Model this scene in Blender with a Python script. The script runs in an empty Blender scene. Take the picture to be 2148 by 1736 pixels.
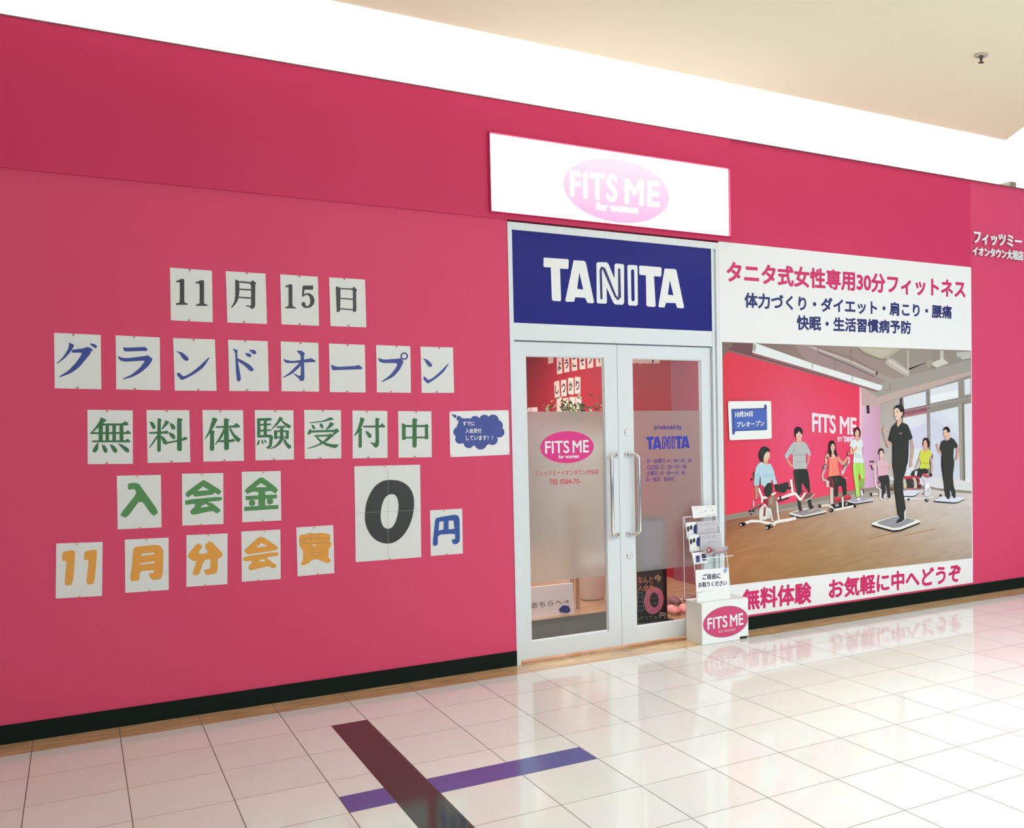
import bpy, bmesh, math, random
from mathutils import Vector, Matrix
from mathutils.geometry import tessellate_polygon

# ------------------------------------------------------------------ camera, world, lights, exposure
SC = bpy.context.scene
COL = SC.collection
CAM = Vector((0.23935, -6.58256, 1.66320))
FPX, PPX, PPY = 2111.33, 1074 + 507.54, 868 + 82.81
RX = Vector((0.8292941, -0.5586496, -0.0134855))     # image right
RD = Vector((-0.0304740, -0.0211146, -0.9993125))    # image down
RF = Vector((0.5579808, 0.8291349, -0.0345345))      # forward
cd = bpy.data.cameras.new('camera')
cam = bpy.data.objects.new('camera', cd)
COL.objects.link(cam)
M = Matrix.Identity(4)
for i in range(3):
    M[i][0], M[i][1], M[i][2], M[i][3] = RX[i], -RD[i], -RF[i], CAM[i]
cam.matrix_world = M
cd.sensor_fit = 'HORIZONTAL'
cd.sensor_width = 36.0
cd.lens = FPX / 2148 * 36.0
cd.shift_x = -507.54 / 2148
cd.shift_y = 82.81 / 2148
cd.clip_end = 200
SC.camera = cam

wd = bpy.data.worlds.new('mall_daylight')
SC.world = wd
wd.use_nodes = True
wd.node_tree.nodes['Background'].inputs[0].default_value = (0.87, 0.94, 1.0, 1)
wd.node_tree.nodes['Background'].inputs[1].default_value = 0.30


def area(name, loc, rot, sx, sy, power, col=(1, 1, 1), spread=180):
    d = bpy.data.lights.new(name, 'AREA')
    d.shape = 'RECTANGLE'
    d.size, d.size_y, d.energy, d.color = sx, sy, power, col
    d.spread = math.radians(spread)
    o = bpy.data.objects.new(name, d)
    COL.objects.link(o)
    o.location, o.rotation_euler = loc, rot
    return o


HP = math.pi / 2
area('concourse_light', (4.2, -5.6, 4.0), (0, 0, 0), 5.6, 2.4, 140, (0.90, 0.955, 1.0))
area('concourse_light', (9.0, -6.2, 4.3), (0, 0, 0), 3.6, 4.0, 190, (0.88, 0.95, 1.0))
area('front_fill_light', (6.2, -12.0, 3.4), (math.radians(72), 0, 0), 13, 5, 540, (0.87, 0.945, 1.0))  # added panel facing the shop front, lifts the frontal light
area('floor_fill_light', (5.2, -3.6, 4.06), (0, 0, 0), 3.0, 0.9, 62, (0.94, 0.97, 1.0), 110)  # added overhead lamp, narrow spread brightens floor more than wall
area('cove_and_fill_light', (2.2, 0.22, 3.74), (math.pi, 0, 0), 10.2, 0.10, 150, (0.95, 1.0, 0.97))
area('cove_and_fill_light', (8.6, 1.15, 3.95), (math.pi, 0, 0), 2.0, 0.5, 90, (0.97, 1.0, 0.99))  # added fill, whitens the dark corner beyond the recess
area('shop_light', (3.7, 1.2, 2.75), (0, 0, 0), 2.6, 0.7, 95, (1, 0.93, 0.84))
area('shop_light', (3.4, 5.0, 2.75), (0, 0, 0), 2.4, 1.2, 185, (1, 0.94, 0.88))

SC.view_settings.view_transform = 'Standard'
SC.view_settings.look = 'None'
SC.view_settings.exposure = -0.2
SC.view_settings.gamma = 1.0
SC.view_settings.use_curve_mapping = False
SC.cycles.transparent_max_bounces = 24

# ------------------------------------------------------------------ helpers
rnd = random.Random(7)


def lin(c):
    c /= 255.0
    return c / 12.92 if c <= 0.04045 else ((c + 0.055) / 1.055) ** 2.4


def S(r, g, b, k=1.0):
    return (min(lin(r) / k, 0.95), min(lin(g) / k, 0.95), min(lin(b) / k, 0.95), 1)


MATS = {}


def mat(name, col, rough=0.5, spec=0.5, metal=0.0, noise=0.0, nscale=30.0, bump=0.0, emit=None, estr=0.0, coat=0.0):
    m = bpy.data.materials.new(name)
    m.use_nodes = True
    nt = m.node_tree
    b = nt.nodes['Principled BSDF']
    b.inputs['Base Color'].default_value = col
    b.inputs['Roughness'].default_value = rough
    b.inputs['Metallic'].default_value = metal
    b.inputs['Specular IOR Level'].default_value = spec
    b.inputs['Coat Weight'].default_value = coat
    if emit:
        b.inputs['Emission Color'].default_value = emit
        b.inputs['Emission Strength'].default_value = estr
    if noise or bump:
        tc = nt.nodes.new('ShaderNodeTexCoord')
        n = nt.nodes.new('ShaderNodeTexNoise')
        n.inputs['Scale'].default_value = nscale
        n.inputs['Detail'].default_value = 4
        nt.links.new(tc.outputs['Object'], n.inputs['Vector'])
        if noise:
            mx = nt.nodes.new('ShaderNodeMix')
            mx.data_type = 'RGBA'
            mx.inputs['A'].default_value = [c * (1 - noise) for c in col[:3]] + [1]
            mx.inputs['B'].default_value = [min(c * (1 + noise), 1) for c in col[:3]] + [1]
            nt.links.new(n.outputs['Fac'], mx.inputs['Factor'])
            nt.links.new(mx.outputs['Result'], b.inputs['Base Color'])
        if bump:
            bp = nt.nodes.new('ShaderNodeBump')
            bp.inputs['Strength'].default_value = bump
            bp.inputs['Distance'].default_value = 0.002
            nt.links.new(n.outputs['Fac'], bp.inputs['Height'])
            nt.links.new(bp.outputs['Normal'], b.inputs['Normal'])
    MATS[name] = m
    return m


def ray(u, v):
    return RX * ((u - PPX) / FPX) + RD * ((v - PPY) / FPX) + RF


def U(u, v, y=0.0):
    """photo pixel -> (x, z) on the plane at depth y"""
    d = ray(u, v)
    t = (y - CAM.y) / d.y
    return (CAM.x + d.x * t, CAM.z + d.z * t)


class MB:
    def __init__(self):
        self.v, self.f, self.m, self.c = [], [], [], []

    def face(self, pts, m=0, col=None):
        i = len(self.v)
        self.v += [tuple(p) for p in pts]
        self.f.append(tuple(range(i, i + len(pts))))
        self.m.append(m)
        self.c.append(col)

    def flat(self, loops, y, m=0, col=None):
        """filled outline with holes, on the plane y, facing -y; loops of (x, z)"""
        vs = [[Vector((p[0], p[1], 0)) for p in L] for L in loops]
        fl = [p for L in loops for p in L]
        for t in tessellate_polygon(vs):
            a, b, c = (fl[k] for k in t)
            if (b[0] - a[0]) * (c[1] - a[1]) - (b[1] - a[1]) * (c[0] - a[0]) < 0:
                b, c = c, b
            self.face([(a[0], y, a[1]), (b[0], y, b[1]), (c[0], y, c[1])], m, col)

    def box(self, x0, x1, y0, y1, z0, z1, m=0, col=None):
        p = [(x0, y0, z0), (x1, y0, z0), (x1, y1, z0), (x0, y1, z0), (x0, y0, z1), (x1, y0, z1), (x1, y1, z1), (x0, y1, z1)]
        for q in ((0, 1, 5, 4), (1, 2, 6, 5), (2, 3, 7, 6), (3, 0, 4, 7), (4, 5, 6, 7), (3, 2, 1, 0)):
            self.face([p[k] for k in q], m, col)

    def prism(self, outline, axis, a, b, m=0):
        """extrude a 2-D convex/concave outline along axis x|y|z from a to b"""
        def pt(p, h):
            return {'x': (h, p[0], p[1]), 'y': (p[0], h, p[1]), 'z': (p[0], p[1], h)}[axis]
        n = len(outline)
        for k in range(n):
            p, q = outline[k], outline[(k + 1) % n]
            self.face([pt(p, a), pt(q, a), pt(q, b), pt(p, b)], m)
        tr = tessellate_polygon([[Vector((p[0], p[1], 0)) for p in outline]])
        for t in tr:
            self.face([pt(outline[k], a) for k in t], m)
            self.face([pt(outline[k], b) for k in reversed(t)], m)

    def tube(self, pts, r, n=10, m=0, cap=True):
        pts = [Vector(p) for p in pts]
        rs = r if isinstance(r, (list, tuple)) else [r] * len(pts)
        base = len(self.v)
        prev = None
        for k, p in enumerate(pts):
            d = (pts[min(k + 1, len(pts) - 1)] - pts[max(k - 1, 0)]).normalized()
            if prev is None:
                a = d.orthogonal().normalized()
            else:
                a = (prev - d * prev.dot(d)).normalized()
            prev = a
            b = d.cross(a)
            for j in range(n):
                t = 2 * math.pi * j / n
                self.v.append(tuple(p + (a * math.cos(t) + b * math.sin(t)) * rs[k]))
        for k in range(len(pts) - 1):
            for j in range(n):
                self.f.append((base + k * n + j, base + k * n + (j + 1) % n, base + (k + 1) * n + (j + 1) % n, base + (k + 1) * n + j))
                self.m.append(m)
                self.c.append(None)
        if cap:
            self.f.append(tuple(base + j for j in reversed(range(n))))
            self.f.append(tuple(base + (len(pts) - 1) * n + j for j in range(n)))
            self.m += [m, m]
            self.c += [None, None]

    def lathe(self, prof, cx, cy, n=24, m=0):
        """profile of (radius, z) turned about a vertical axis"""
        base = len(self.v)
        for r, z in prof:
            for j in range(n):
                t = 2 * math.pi * j / n
                self.v.append((cx + r * math.cos(t), cy + r * math.sin(t), z))
        for k in range(len(prof) - 1):
            for j in range(n):
                self.f.append((base + k * n + j, base + k * n + (j + 1) % n, base + (k + 1) * n + (j + 1) % n, base + (k + 1) * n + j))
                self.m.append(m)
                self.c.append(None)

    def build(self, name, mats, parent=None, smooth=False, kind=None, bevel=0.0):
        me = bpy.data.meshes.new(name)
        org = Vector((0, 0, 0))
        if parent is not None:
            org = parent['_o'] if False else WORLD[parent.name]
        me.from_pydata([tuple(Vector(p) - org) for p in self.v], [], self.f)
        if not isinstance(mats, (list, tuple)):
            mats = [mats]
        for q in mats:
            me.materials.append(q)
        for p, k in zip(me.polygons, self.m):
            p.material_index = k
            p.use_smooth = smooth
        if any(c is not None for c in self.c):
            at = me.color_attributes.new('print', 'FLOAT_COLOR', 'CORNER')
            for p, c in zip(me.polygons, self.c):
                cs = c if isinstance(c, list) else [c] * len(p.vertices)
                for li, cc in zip(p.loop_indices, cs):
                    at.data[li].color = cc
        if smooth:
            b_ = bmesh.new()
            b_.from_mesh(me)
            bmesh.ops.remove_doubles(b_, verts=b_.verts, dist=2e-5)
            bmesh.ops.recalc_face_normals(b_, faces=b_.faces)
            b_.to_mesh(me)
            b_.free()
        me.validate()
        me.update()
        o = bpy.data.objects.new(name, me)
        COL.objects.link(o)
        if parent is not None:
            o.parent = parent
        WORLD[o.name] = org
        if kind:
            o['kind'] = kind
        if bevel:
            b = o.modifiers.new('edge', 'BEVEL')
            b.width, b.segments, b.limit_method = bevel, 2, 'ANGLE'
        return o


WORLD = {}


def thing(name, loc, label=None, cat=None, group=None, kind=None):
    o = bpy.data.objects.new(name, None)
    o.empty_display_size = 0.05
    COL.objects.link(o)
    o.location = loc
    WORLD[o.name] = Vector(loc)
    if label:
        o['label'], o['category'] = label, cat
    if group:
        o['group'] = group
    if kind:
        o['kind'] = kind
    return o


def tag(o, label, cat, group=None):
    o['label'], o['category'] = label, cat
    if group:
        o['group'] = group
    return o


CROP = {'c5': (80, 540, 3.4645), 'c6': (560, 540, 3.774), 'c7': (80, 960, 3.978), 'c8': (480, 960, 3.4645),
        'dr': (1060, 700, 2.48), 'sg': (1000, 240, 3.616), 'pt': (1500, 500, 3.3148), 'mp': (1500, 820, 3.4714), 'm0': (1500, 700, 3.836),
        'wl': (1960, 440, 8.68), 'st': (1400, 1040, 5.105),
        'm1': (1540, 925, 9.136), 'm2': (1635, 885, 8.467), 'm3': (1710, 910, 10.21), 'm4': (1775, 885, 9.92), 'm5': (1820, 840, 12.4),
        'm6': (1820, 970, 11.575), 'm7': (1885, 905, 11.2), 'm8': (1950, 885, 9.644), 'px': (0, 0, 1)}


def pts(crop, s):
    x0, y0, k = CROP[crop]
    return [(x0 + float(a) / k, y0 + float(b) / k) for a, b in (q.split(',') for q in s.split())]


def soft(p, n=1, r=0.25):
    """corner-cut a closed outline"""
    for _ in range(n):
        o = []
        for k in range(len(p)):
            a, b = p[k], p[(k + 1) % len(p)]
            o += [(a[0] + (b[0] - a[0]) * r, a[1] + (b[1] - a[1]) * r), (b[0] + (a[0] - b[0]) * r, b[1] + (a[1] - b[1]) * r)]
        p = o
    return p


def W(crop, s, y=0.0):
    return [U(u, v, y) for u, v in pts(crop, s)]


def stroke2(p, w, closed=False):
    """outline polygon of a polyline p of (x, y) with width w (a number or one per point)"""
    n = len(p)
    ws = w if isinstance(w, (list, tuple)) else [w] * n
    L, R = [], []
    for k in range(n):
        a, b = p[max(k - 1, 0)], p[min(k + 1, n - 1)]
        dx, dy = b[0] - a[0], b[1] - a[1]
        d = math.hypot(dx, dy) or 1
        nx, ny = -dy / d, dx / d
        if 0 < k < n - 1:
            e = (p[k][0] - a[0], p[k][1] - a[1])
            el = math.hypot(*e) or 1
            c = max(0.5, abs((e[0] * dx + e[1] * dy) / (el * d)))
        else:
            c = 1
        h = ws[k] / 2 / c
        L.append((p[k][0] + nx * h, p[k][1] + ny * h))
        R.append((p[k][0] - nx * h, p[k][1] - ny * h))
    return [[L[k], L[k + 1], R[k + 1], R[k]] for k in range(n - 1)]


def ellipse(cx, cz, rx, rz, n=56):
    return [(cx + rx * math.cos(2 * math.pi * k / n), cz + rz * math.sin(2 * math.pi * k / n)) for k in range(n)]


_tc = {}


def glyphs(body, space=1.0):
    """triangulated outline of a line of lettering, normalised to the unit square"""
    key = (body, space)
    if key in _tc:
        return _tc[key]
    cu = bpy.data.curves.new('lettering', 'FONT')
    cu.body, cu.size, cu.resolution_u, cu.space_character = body, 1.0, 4, space
    o = bpy.data.objects.new('lettering', cu)
    COL.objects.link(o)
    me = bpy.data.meshes.new_from_object(o.evaluated_get(bpy.context.evaluated_depsgraph_get()))
    v = [(p.co.x, p.co.y) for p in me.vertices]
    f = [tuple(p.vertices) for p in me.polygons]
    bpy.data.objects.remove(o)
    bpy.data.curves.remove(cu)
    bpy.data.meshes.remove(me)
    x0, x1 = min(p[0] for p in v), max(p[0] for p in v)
    y0, y1 = min(p[1] for p in v), max(p[1] for p in v)
    r = ([((p[0] - x0) / (x1 - x0), (p[1] - y0) / (y1 - y0)) for p in v], f)
    _tc[key] = r
    return r


def letter(mb, body, quad, y, bold=0.0, m=0, col=None, space=1.0, thick=0.0, boldz=None):
    """lettering stretched over quad = (TL, TR, BR, BL) of (x, z) on plane y, made heavier by bold metres"""
    v, f = glyphs(body, space)
    TL, TR, BR, BL = quad
    P = []
    for a, b in v:
        t = (TL[0] + (TR[0] - TL[0]) * a, TL[1] + (TR[1] - TL[1]) * a)
        q = (BL[0] + (BR[0] - BL[0]) * a, BL[1] + (BR[1] - BL[1]) * a)
        P.append((q[0] + (t[0] - q[0]) * b, q[1] + (t[1] - q[1]) * b))
    bz = bold if boldz is None else boldz
    offs = [(0, 0)] + ([(bold * math.cos(k * math.pi / 4), bz * math.sin(k * math.pi / 4)) for k in range(8)] if bold else [])
    for k, (ox, oz) in enumerate(offs):
        yy = y - k * 2e-5
        i = len(mb.v)
        mb.v += [(p[0] + ox, yy, p[1] + oz) for p in P]
        for t in f:
            a, b, c = P[t[0]], P[t[1]], P[t[2]]
            s = (b[0] - a[0]) * (c[1] - a[1]) - (b[1] - a[1]) * (c[0] - a[0])
            mb.f.append(tuple(i + q for q in (t if s >= 0 else reversed(t))))
            mb.m.append(m)
            mb.c.append(col)
        if thick:
            cnt = {}
            for t in f:
                for a, b in zip(t, t[1:] + t[:1]):
                    cnt[(a, b)] = 1
            for a, b in cnt:
                if (b, a) not in cnt:
                    pa, pb = P[a], P[b]
                    mb.face([(pa[0] + ox, yy, pa[1] + oz), (pb[0] + ox, yy, pb[1] + oz), (pb[0] + ox, yy + thick, pb[1] + oz), (pa[0] + ox, yy + thick, pa[1] + oz)], m, col)


def quad(crop, s, y=0.0):
    return W(crop, s, y)


# ------------------------------------------------------------------ materials
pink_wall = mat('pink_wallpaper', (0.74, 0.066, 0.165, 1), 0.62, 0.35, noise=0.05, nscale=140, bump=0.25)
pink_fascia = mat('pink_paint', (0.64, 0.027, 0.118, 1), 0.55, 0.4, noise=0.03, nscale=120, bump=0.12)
pink_right = mat('pink_paint_hazed', (0.70, 0.056, 0.152, 1), 0.55, 0.4, noise=0.03, nscale=120, bump=0.12)  # paler copy of the fascia pink, camera haze mixed into the colour
white_paint = mat('white_paint', (0.86, 0.87, 0.85, 1), 0.6, 0.3, noise=0.01, nscale=20)
beige = mat('beige_ceiling', (0.93, 0.90, 0.67, 1), 0.8, 0.2, noise=0.02, nscale=60, bump=0.1)
black_base = mat('black_vinyl', (0.008, 0.015, 0.010, 1), 0.6, 0.10, noise=0.2, nscale=60)
cap_grey = mat('cap_grey', (0.22, 0.12, 0.12, 1), 0.5)
alu_white = mat('white_aluminium', (0.74, 0.79, 0.82, 1), 0.32, 0.5, noise=0.01, nscale=15)
seal = mat('rubber_seal', (0.30, 0.34, 0.36, 1), 0.6)
navy = mat('navy_panel', (0.010, 0.010, 0.215, 1), 0.24, 0.13, noise=0.06, nscale=90)
navy_ink = mat('navy_ink', (0.015, 0.016, 0.15, 1), 0.5)
white_ink = mat('white_ink', (0.85, 0.87, 0.88, 1), 0.4)
steel = mat('stainless_steel', (0.62, 0.61, 0.60, 1), 0.2, 0.5, metal=1.0, noise=0.05, nscale=40)
chrome = mat('polished_steel', (0.8, 0.8, 0.79, 1), 0.12, 0.5, metal=1.0)
paper = mat('laminated_paper', (0.80, 0.81, 0.79, 1), 0.42, 0.4, noise=0.02, nscale=9)
paper_white = mat('white_paper', (0.87, 0.88, 0.89, 1), 0.55, 0.4, noise=0.01, nscale=9)
card_white = mat('white_cardboard', (0.86, 0.88, 0.87, 1), 0.5, 0.4, noise=0.015, nscale=14)
black_ink = mat('black_ink', (0.020, 0.020, 0.017, 1), 0.35, 0.5)
blue_ink = mat('blue_ink', (0.030, 0.055, 0.30, 1), 0.45)
blue_pop = mat('bright_blue_ink', (0.014, 0.075, 0.36, 1), 0.45)
green_ink = mat('green_ink', (0.028, 0.155, 0.050, 1), 0.45, noise=0.15, nscale=30)
green_pop = mat('light_green_ink', (0.085, 0.27, 0.080, 1), 0.5)
orange_pop = mat('orange_ink', (0.83, 0.36, 0.050, 1), 0.5)
grey_line = mat('pencil_grey', (0.25, 0.2, 0.12, 1), 0.6)
pink_ink = mat('magenta_ink', (0.64, 0.012, 0.135, 1), 0.45)
magenta = mat('logo_magenta', (0.74, 0.010, 0.235, 1), 0.4)
rose = mat('logo_rose', (0.62, 0.055, 0.175, 1), 0.4)
rose_rim = mat('logo_rim', (0.45, 0.14, 0.25, 1), 0.45)
violet_ink = mat('violet_ink', (0.050, 0.025, 0.30, 1), 0.5)
pin_red = mat('pin_red', (0.45, 0.06, 0.09, 1), 0.3)
pin_yellow = mat('pin_yellow', (0.75, 0.45, 0.15, 1), 0.3)
pink_tape = mat('pin_pink', (0.8, 0.4, 0.45, 1), 0.4)
brown_tile = mat('dark_brown_tile', (0.034, 0.046, 0.038, 1), 0.10, 0.30, noise=0.25, nscale=220)
blue_tile = mat('blue_tile', (0.085, 0.098, 0.33, 1), 0.12, 0.36, noise=0.15, nscale=220)


def floor_material():
    m = bpy.data.materials.new('cream_porcelain_tiles')
    m.use_nodes = True
    nt = m.node_tree
    b = nt.nodes['Principled BSDF']
    N = nt.nodes.new
    L = nt.links.new
    tc = N('ShaderNodeTexCoord')
    sep = N('ShaderNodeSeparateXYZ')
    L(tc.outputs['Object'], sep.inputs[0])

    def math_(op, a, bb=None):
        n = N('ShaderNodeMath')
        n.operation = op
        for k, q in enumerate((a, bb)):
            if q is None:
                continue
            if isinstance(q, (int, float)):
                n.inputs[k].default_value = q
            else:
                L(q, n.inputs[k])
        return n.outputs[0]
    lines = []
    cells = []
    for out, pitch, off, wid in ((sep.outputs['X'], 0.387258, 0.0, 0.0021), (sep.outputs['Y'], 0.457025, -0.242709, 0.0021)):
        q = math_('DIVIDE', math_('SUBTRACT', out, off), pitch)
        cells.append(math_('FLOOR', q))
        fr = math_('SUBTRACT', q, math_('ROUND', q))
        d = math_('MULTIPLY', math_('ABSOLUTE', fr), pitch)
        lines.append(math_('LESS_THAN', d, wid))
    grout = math_('MAXIMUM', lines[0], lines[1])
    cm = N('ShaderNodeCombineXYZ')
    L(cells[0], cm.inputs[0])
    L(cells[1], cm.inputs[1])
    wn = N('ShaderNodeTexWhiteNoise')
    wn.noise_dimensions = '2D'
    L(cm.outputs[0], wn.inputs['Vector'])
    mx0 = N('ShaderNodeMix')
    mx0.data_type = 'RGBA'
    mx0.inputs['A'].default_value = (0.79, 0.805, 0.765, 1)
    mx0.inputs['B'].default_value = (0.825, 0.845, 0.805, 1)
    L(wn.outputs['Value'], mx0.inputs['Factor'])
    nz = N('ShaderNodeTexNoise')
    nz.inputs['Scale'].default_value = 5
    nz.inputs['Detail'].default_value = 5
    L(tc.outputs['Object'], nz.inputs['Vector'])
    mx1 = N('ShaderNodeMix')
    mx1.data_type = 'RGBA'
    mx1.blend_type = 'MULTIPLY'
    mx1.inputs['Factor'].default_value = 0.10
    L(mx0.outputs['Result'], mx1.inputs['A'])
    L(nz.outputs['Color'], mx1.inputs['B'])
    mx2 = N('ShaderNodeMix')
    mx2.data_type = 'RGBA'
    L(grout, mx2.inputs['Factor'])
    L(mx1.outputs['Result'], mx2.inputs['A'])
    mx2.inputs['B'].default_value = (0.16, 0.13, 0.11, 1)
    L(mx2.outputs['Result'], b.inputs['Base Color'])
    r = math_('ADD', math_('MULTIPLY', grout, 0.4), 0.075)
    L(r, b.inputs['Roughness'])
    b.inputs['Specular IOR Level'].default_value = 0.36
    return m


def wood_material(name, c1, c2, rough, pitch, off, joint, axis='X', scale=(3, 60, 1)):
    """streaky wood / stone with joints every pitch metres along the axis"""
    m = bpy.data.materials.new(name)
    m.use_nodes = True
    nt = m.node_tree
    b = nt.nodes['Principled BSDF']
    N, L = nt.nodes.new, nt.links.new
    tc = N('ShaderNodeTexCoord')
    mp = N('ShaderNodeMapping')
    mp.inputs['Scale'].default_value = scale
    L(tc.outputs['Object'], mp.inputs[0])
    nz = N('ShaderNodeTexNoise')
    nz.inputs['Scale'].default_value = 1.2
    nz.inputs['Detail'].default_value = 6
    L(mp.outputs[0], nz.inputs['Vector'])
    cr = N('ShaderNodeValToRGB')
    cr.color_ramp.elements[0].color, cr.color_ramp.elements[0].position = c1, 0.3
    cr.color_ramp.elements[1].color, cr.color_ramp.elements[1].position = c2, 0.72
    L(nz.outputs['Fac'], cr.inputs[0])
    sp = N('ShaderNodeSeparateXYZ')
    L(tc.outputs['Object'], sp.inputs[0])

    def math_(op, a, v):
        n = N('ShaderNodeMath')
        n.operation = op
        L(a, n.inputs[0])
        if v is not None:
            if isinstance(v, (int, float)):
                n.inputs[1].default_value = v
            else:
                L(v, n.inputs[1])
        return n.outputs[0]
    q = math_('DIVIDE', math_('SUBTRACT', sp.outputs[axis], off), pitch)
    d = math_('MULTIPLY', math_('ABSOLUTE', math_('SUBTRACT', q, math_('ROUND', q, None)), None), pitch)
    g = math_('LESS_THAN', d, 0.0022)
    mx = N('ShaderNodeMix')
    mx.data_type = 'RGBA'
    L(g, mx.inputs['Factor'])
    L(cr.outputs[0], mx.inputs['A'])
    mx.inputs['B'].default_value = joint
    L(mx.outputs['Result'], b.inputs['Base Color'])
    b.inputs['Roughness'].default_value = rough
    return m


def glass_material(name, tint=(1, 1, 1, 1), refl=1.0):
    """clear sheet: lets light straight through, mirrors by its Fresnel reflectance"""
    m = bpy.data.materials.new(name)
    m.use_nodes = True
    nt = m.node_tree
    nt.nodes.clear()
    N, L = nt.nodes.new, nt.links.new
    t = N('ShaderNodeBsdfTransparent')
    t.inputs[0].default_value = tint
    g = N('ShaderNodeBsdfGlossy')
    g.inputs['Roughness'].default_value = 0.01
    fr = N('ShaderNodeFresnel')
    fr.inputs['IOR'].default_value = 1.45
    mx = N('ShaderNodeMixShader')
    ml = N('ShaderNodeMath')
    ml.operation = 'MULTIPLY'
    ml.inputs[1].default_value = refl
    ge = N('ShaderNodeNewGeometry')
    fb = N('ShaderNodeMath')
    fb.operation = 'SUBTRACT'
    fb.inputs[0].default_value = 1.0
    L(ge.outputs['Backfacing'], fb.inputs[1])
    mf = N('ShaderNodeMath')
    mf.operation = 'MULTIPLY'
    L(fr.outputs[0], ml.inputs[0])
    L(ml.outputs[0], mf.inputs[0])
    L(fb.outputs[0], mf.inputs[1])
    L(mf.outputs[0], mx.inputs[0])
    L(t.outputs[0], mx.inputs[1])
    L(g.outputs[0], mx.inputs[2])
    o = N('ShaderNodeOutputMaterial')
    L(mx.outputs[0], o.inputs[0])
    return m


def film_material():
    """frosted adhesive film: scatters what is behind it, with a milky surface of its own"""
    m = bpy.data.materials.new('frosted_film')
    m.use_nodes = True
    nt = m.node_tree
    nt.nodes.clear()
    N, L = nt.nodes.new, nt.links.new
    d = N('ShaderNodeBsdfDiffuse')
    d.inputs[0].default_value = (0.56, 0.55, 0.52, 1)
    g = N('ShaderNodeBsdfRefraction')
    g.inputs['Color'].default_value = (0.95, 0.95, 0.95, 1)
    g.inputs['Roughness'].default_value = 0.42
    g.inputs['IOR'].default_value = 1.12
    mx = N('ShaderNodeMixShader')
    mx.inputs[0].default_value = 0.76
    L(d.outputs[0], mx.inputs[1])
    L(g.outputs[0], mx.inputs[2])
    gl = N('ShaderNodeBsdfGlossy')
    gl.inputs['Roughness'].default_value = 0.25
    mx2 = N('ShaderNodeMixShader')
    mx2.inputs[0].default_value = 0.012
    L(mx.outputs[0], mx2.inputs[1])
    L(gl.outputs[0], mx2.inputs[2])
    o = N('ShaderNodeOutputMaterial')
    L(mx2.outputs[0], o.inputs[0])
    return m


def print_material():
    m = bpy.data.materials.new('printed_photo')
    m.use_nodes = True
    nt = m.node_tree
    b = nt.nodes['Principled BSDF']
    a = nt.nodes.new('ShaderNodeAttribute')
    a.attribute_name = 'print'
    nt.links.new(a.outputs['Color'], b.inputs['Base Color'])
    b.inputs['Roughness'].default_value = 0.5
    b.inputs['Specular IOR Level'].default_value = 0.3
    return m


cream_floor = floor_material()
strip_mat = wood_material('brown_border_stone', (0.45, 0.27, 0.125, 1), (0.74, 0.50, 0.28, 1), 0.16, 0.387258, 0.0, (0.30, 0.24, 0.20, 1), 'X', (4, 26, 1))
shop_wood = wood_material('shop_wood_floor', (0.32, 0.18, 0.10, 1), (0.50, 0.33, 0.20, 1), 0.25, 0.11, 0.0, (0.25, 0.13, 0.06, 1), 'Y', (2.2, 30, 1))
wood_plain = wood_material('pale_wood', (0.45, 0.30, 0.18, 1), (0.60, 0.43, 0.28, 1), 0.5, 9, 4.4, (0.4, 0.3, 0.2, 1), 'X', (60, 60, 3))
glass = glass_material('door_glass', (0.95, 0.965, 0.96, 1), 0.5)
acrylic = glass_material('clear_acrylic', (0.985, 0.995, 0.995, 1), 1.0)
film = film_material()
photo_print = print_material()

# ------------------------------------------------------------------ the setting
mb = MB(); mb.box(-5, 13, -14, -0.242709, -0.06, 0)
mb.build('floor', cream_floor, kind='structure')
mb = MB()
mb.box(-5, 9.2, -0.242709, 0.14, -0.06, 0.0)
mb.prism([(7.60, -0.242709), (8.05, -0.242709), (8.05, -4.0), (7.60, -4.0)], 'z', -0.03, 0.0006)
mb.build('trim_1', strip_mat, kind='structure')
mb = MB()
X4, X3, X6 = 1.549, 1.16177, 2.32355
mb.box(X4 - 0.191, X4 - 0.002, -6.2, -0.700, -0.02, 0.0005)
mb.build('trim_2', brown_tile, kind='structure')
mb = MB()
mb.box(X3 + 0.002, X4 - 0.1915, -2.069, -1.853, -0.02, 0.0005)
mb.box(X4, X6 - 0.002, -2.069, -1.853, -0.02, 0.0005)
mb.build('trim_3', blue_tile, kind='structure')

DX0, DX1, DZ = 2.690, 4.363, 3.012
SX0, SX1, SZ0, SZ1 = 2.567, 4.474, 3.060, 3.590
mb = MB()
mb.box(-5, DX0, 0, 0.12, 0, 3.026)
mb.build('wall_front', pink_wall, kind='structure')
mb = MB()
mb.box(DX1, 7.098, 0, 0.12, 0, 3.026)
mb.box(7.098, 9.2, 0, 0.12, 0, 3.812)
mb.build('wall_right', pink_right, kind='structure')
SX0, SX1, SZ0, SZ1 = 2.567, 4.474, 3.060, 3.590
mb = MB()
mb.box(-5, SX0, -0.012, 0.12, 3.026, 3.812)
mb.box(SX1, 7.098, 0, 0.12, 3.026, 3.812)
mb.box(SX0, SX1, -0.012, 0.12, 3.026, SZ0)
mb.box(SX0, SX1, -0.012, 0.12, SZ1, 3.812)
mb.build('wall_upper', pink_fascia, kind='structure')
mb = MB(); mb.box(-5, 9.2, -0.016, 0.125, 3.812, 3.819)
mb.build('trim_4', cap_grey, kind='structure')
mb = MB()
mb.box(-5, DX0, -0.010, 0, 0, 0.1007)
mb.box(DX1, 9.2, -0.010, 0, 0, 0.1007)
mb.build('baseboard_front', black_base, kind='structure')

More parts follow.
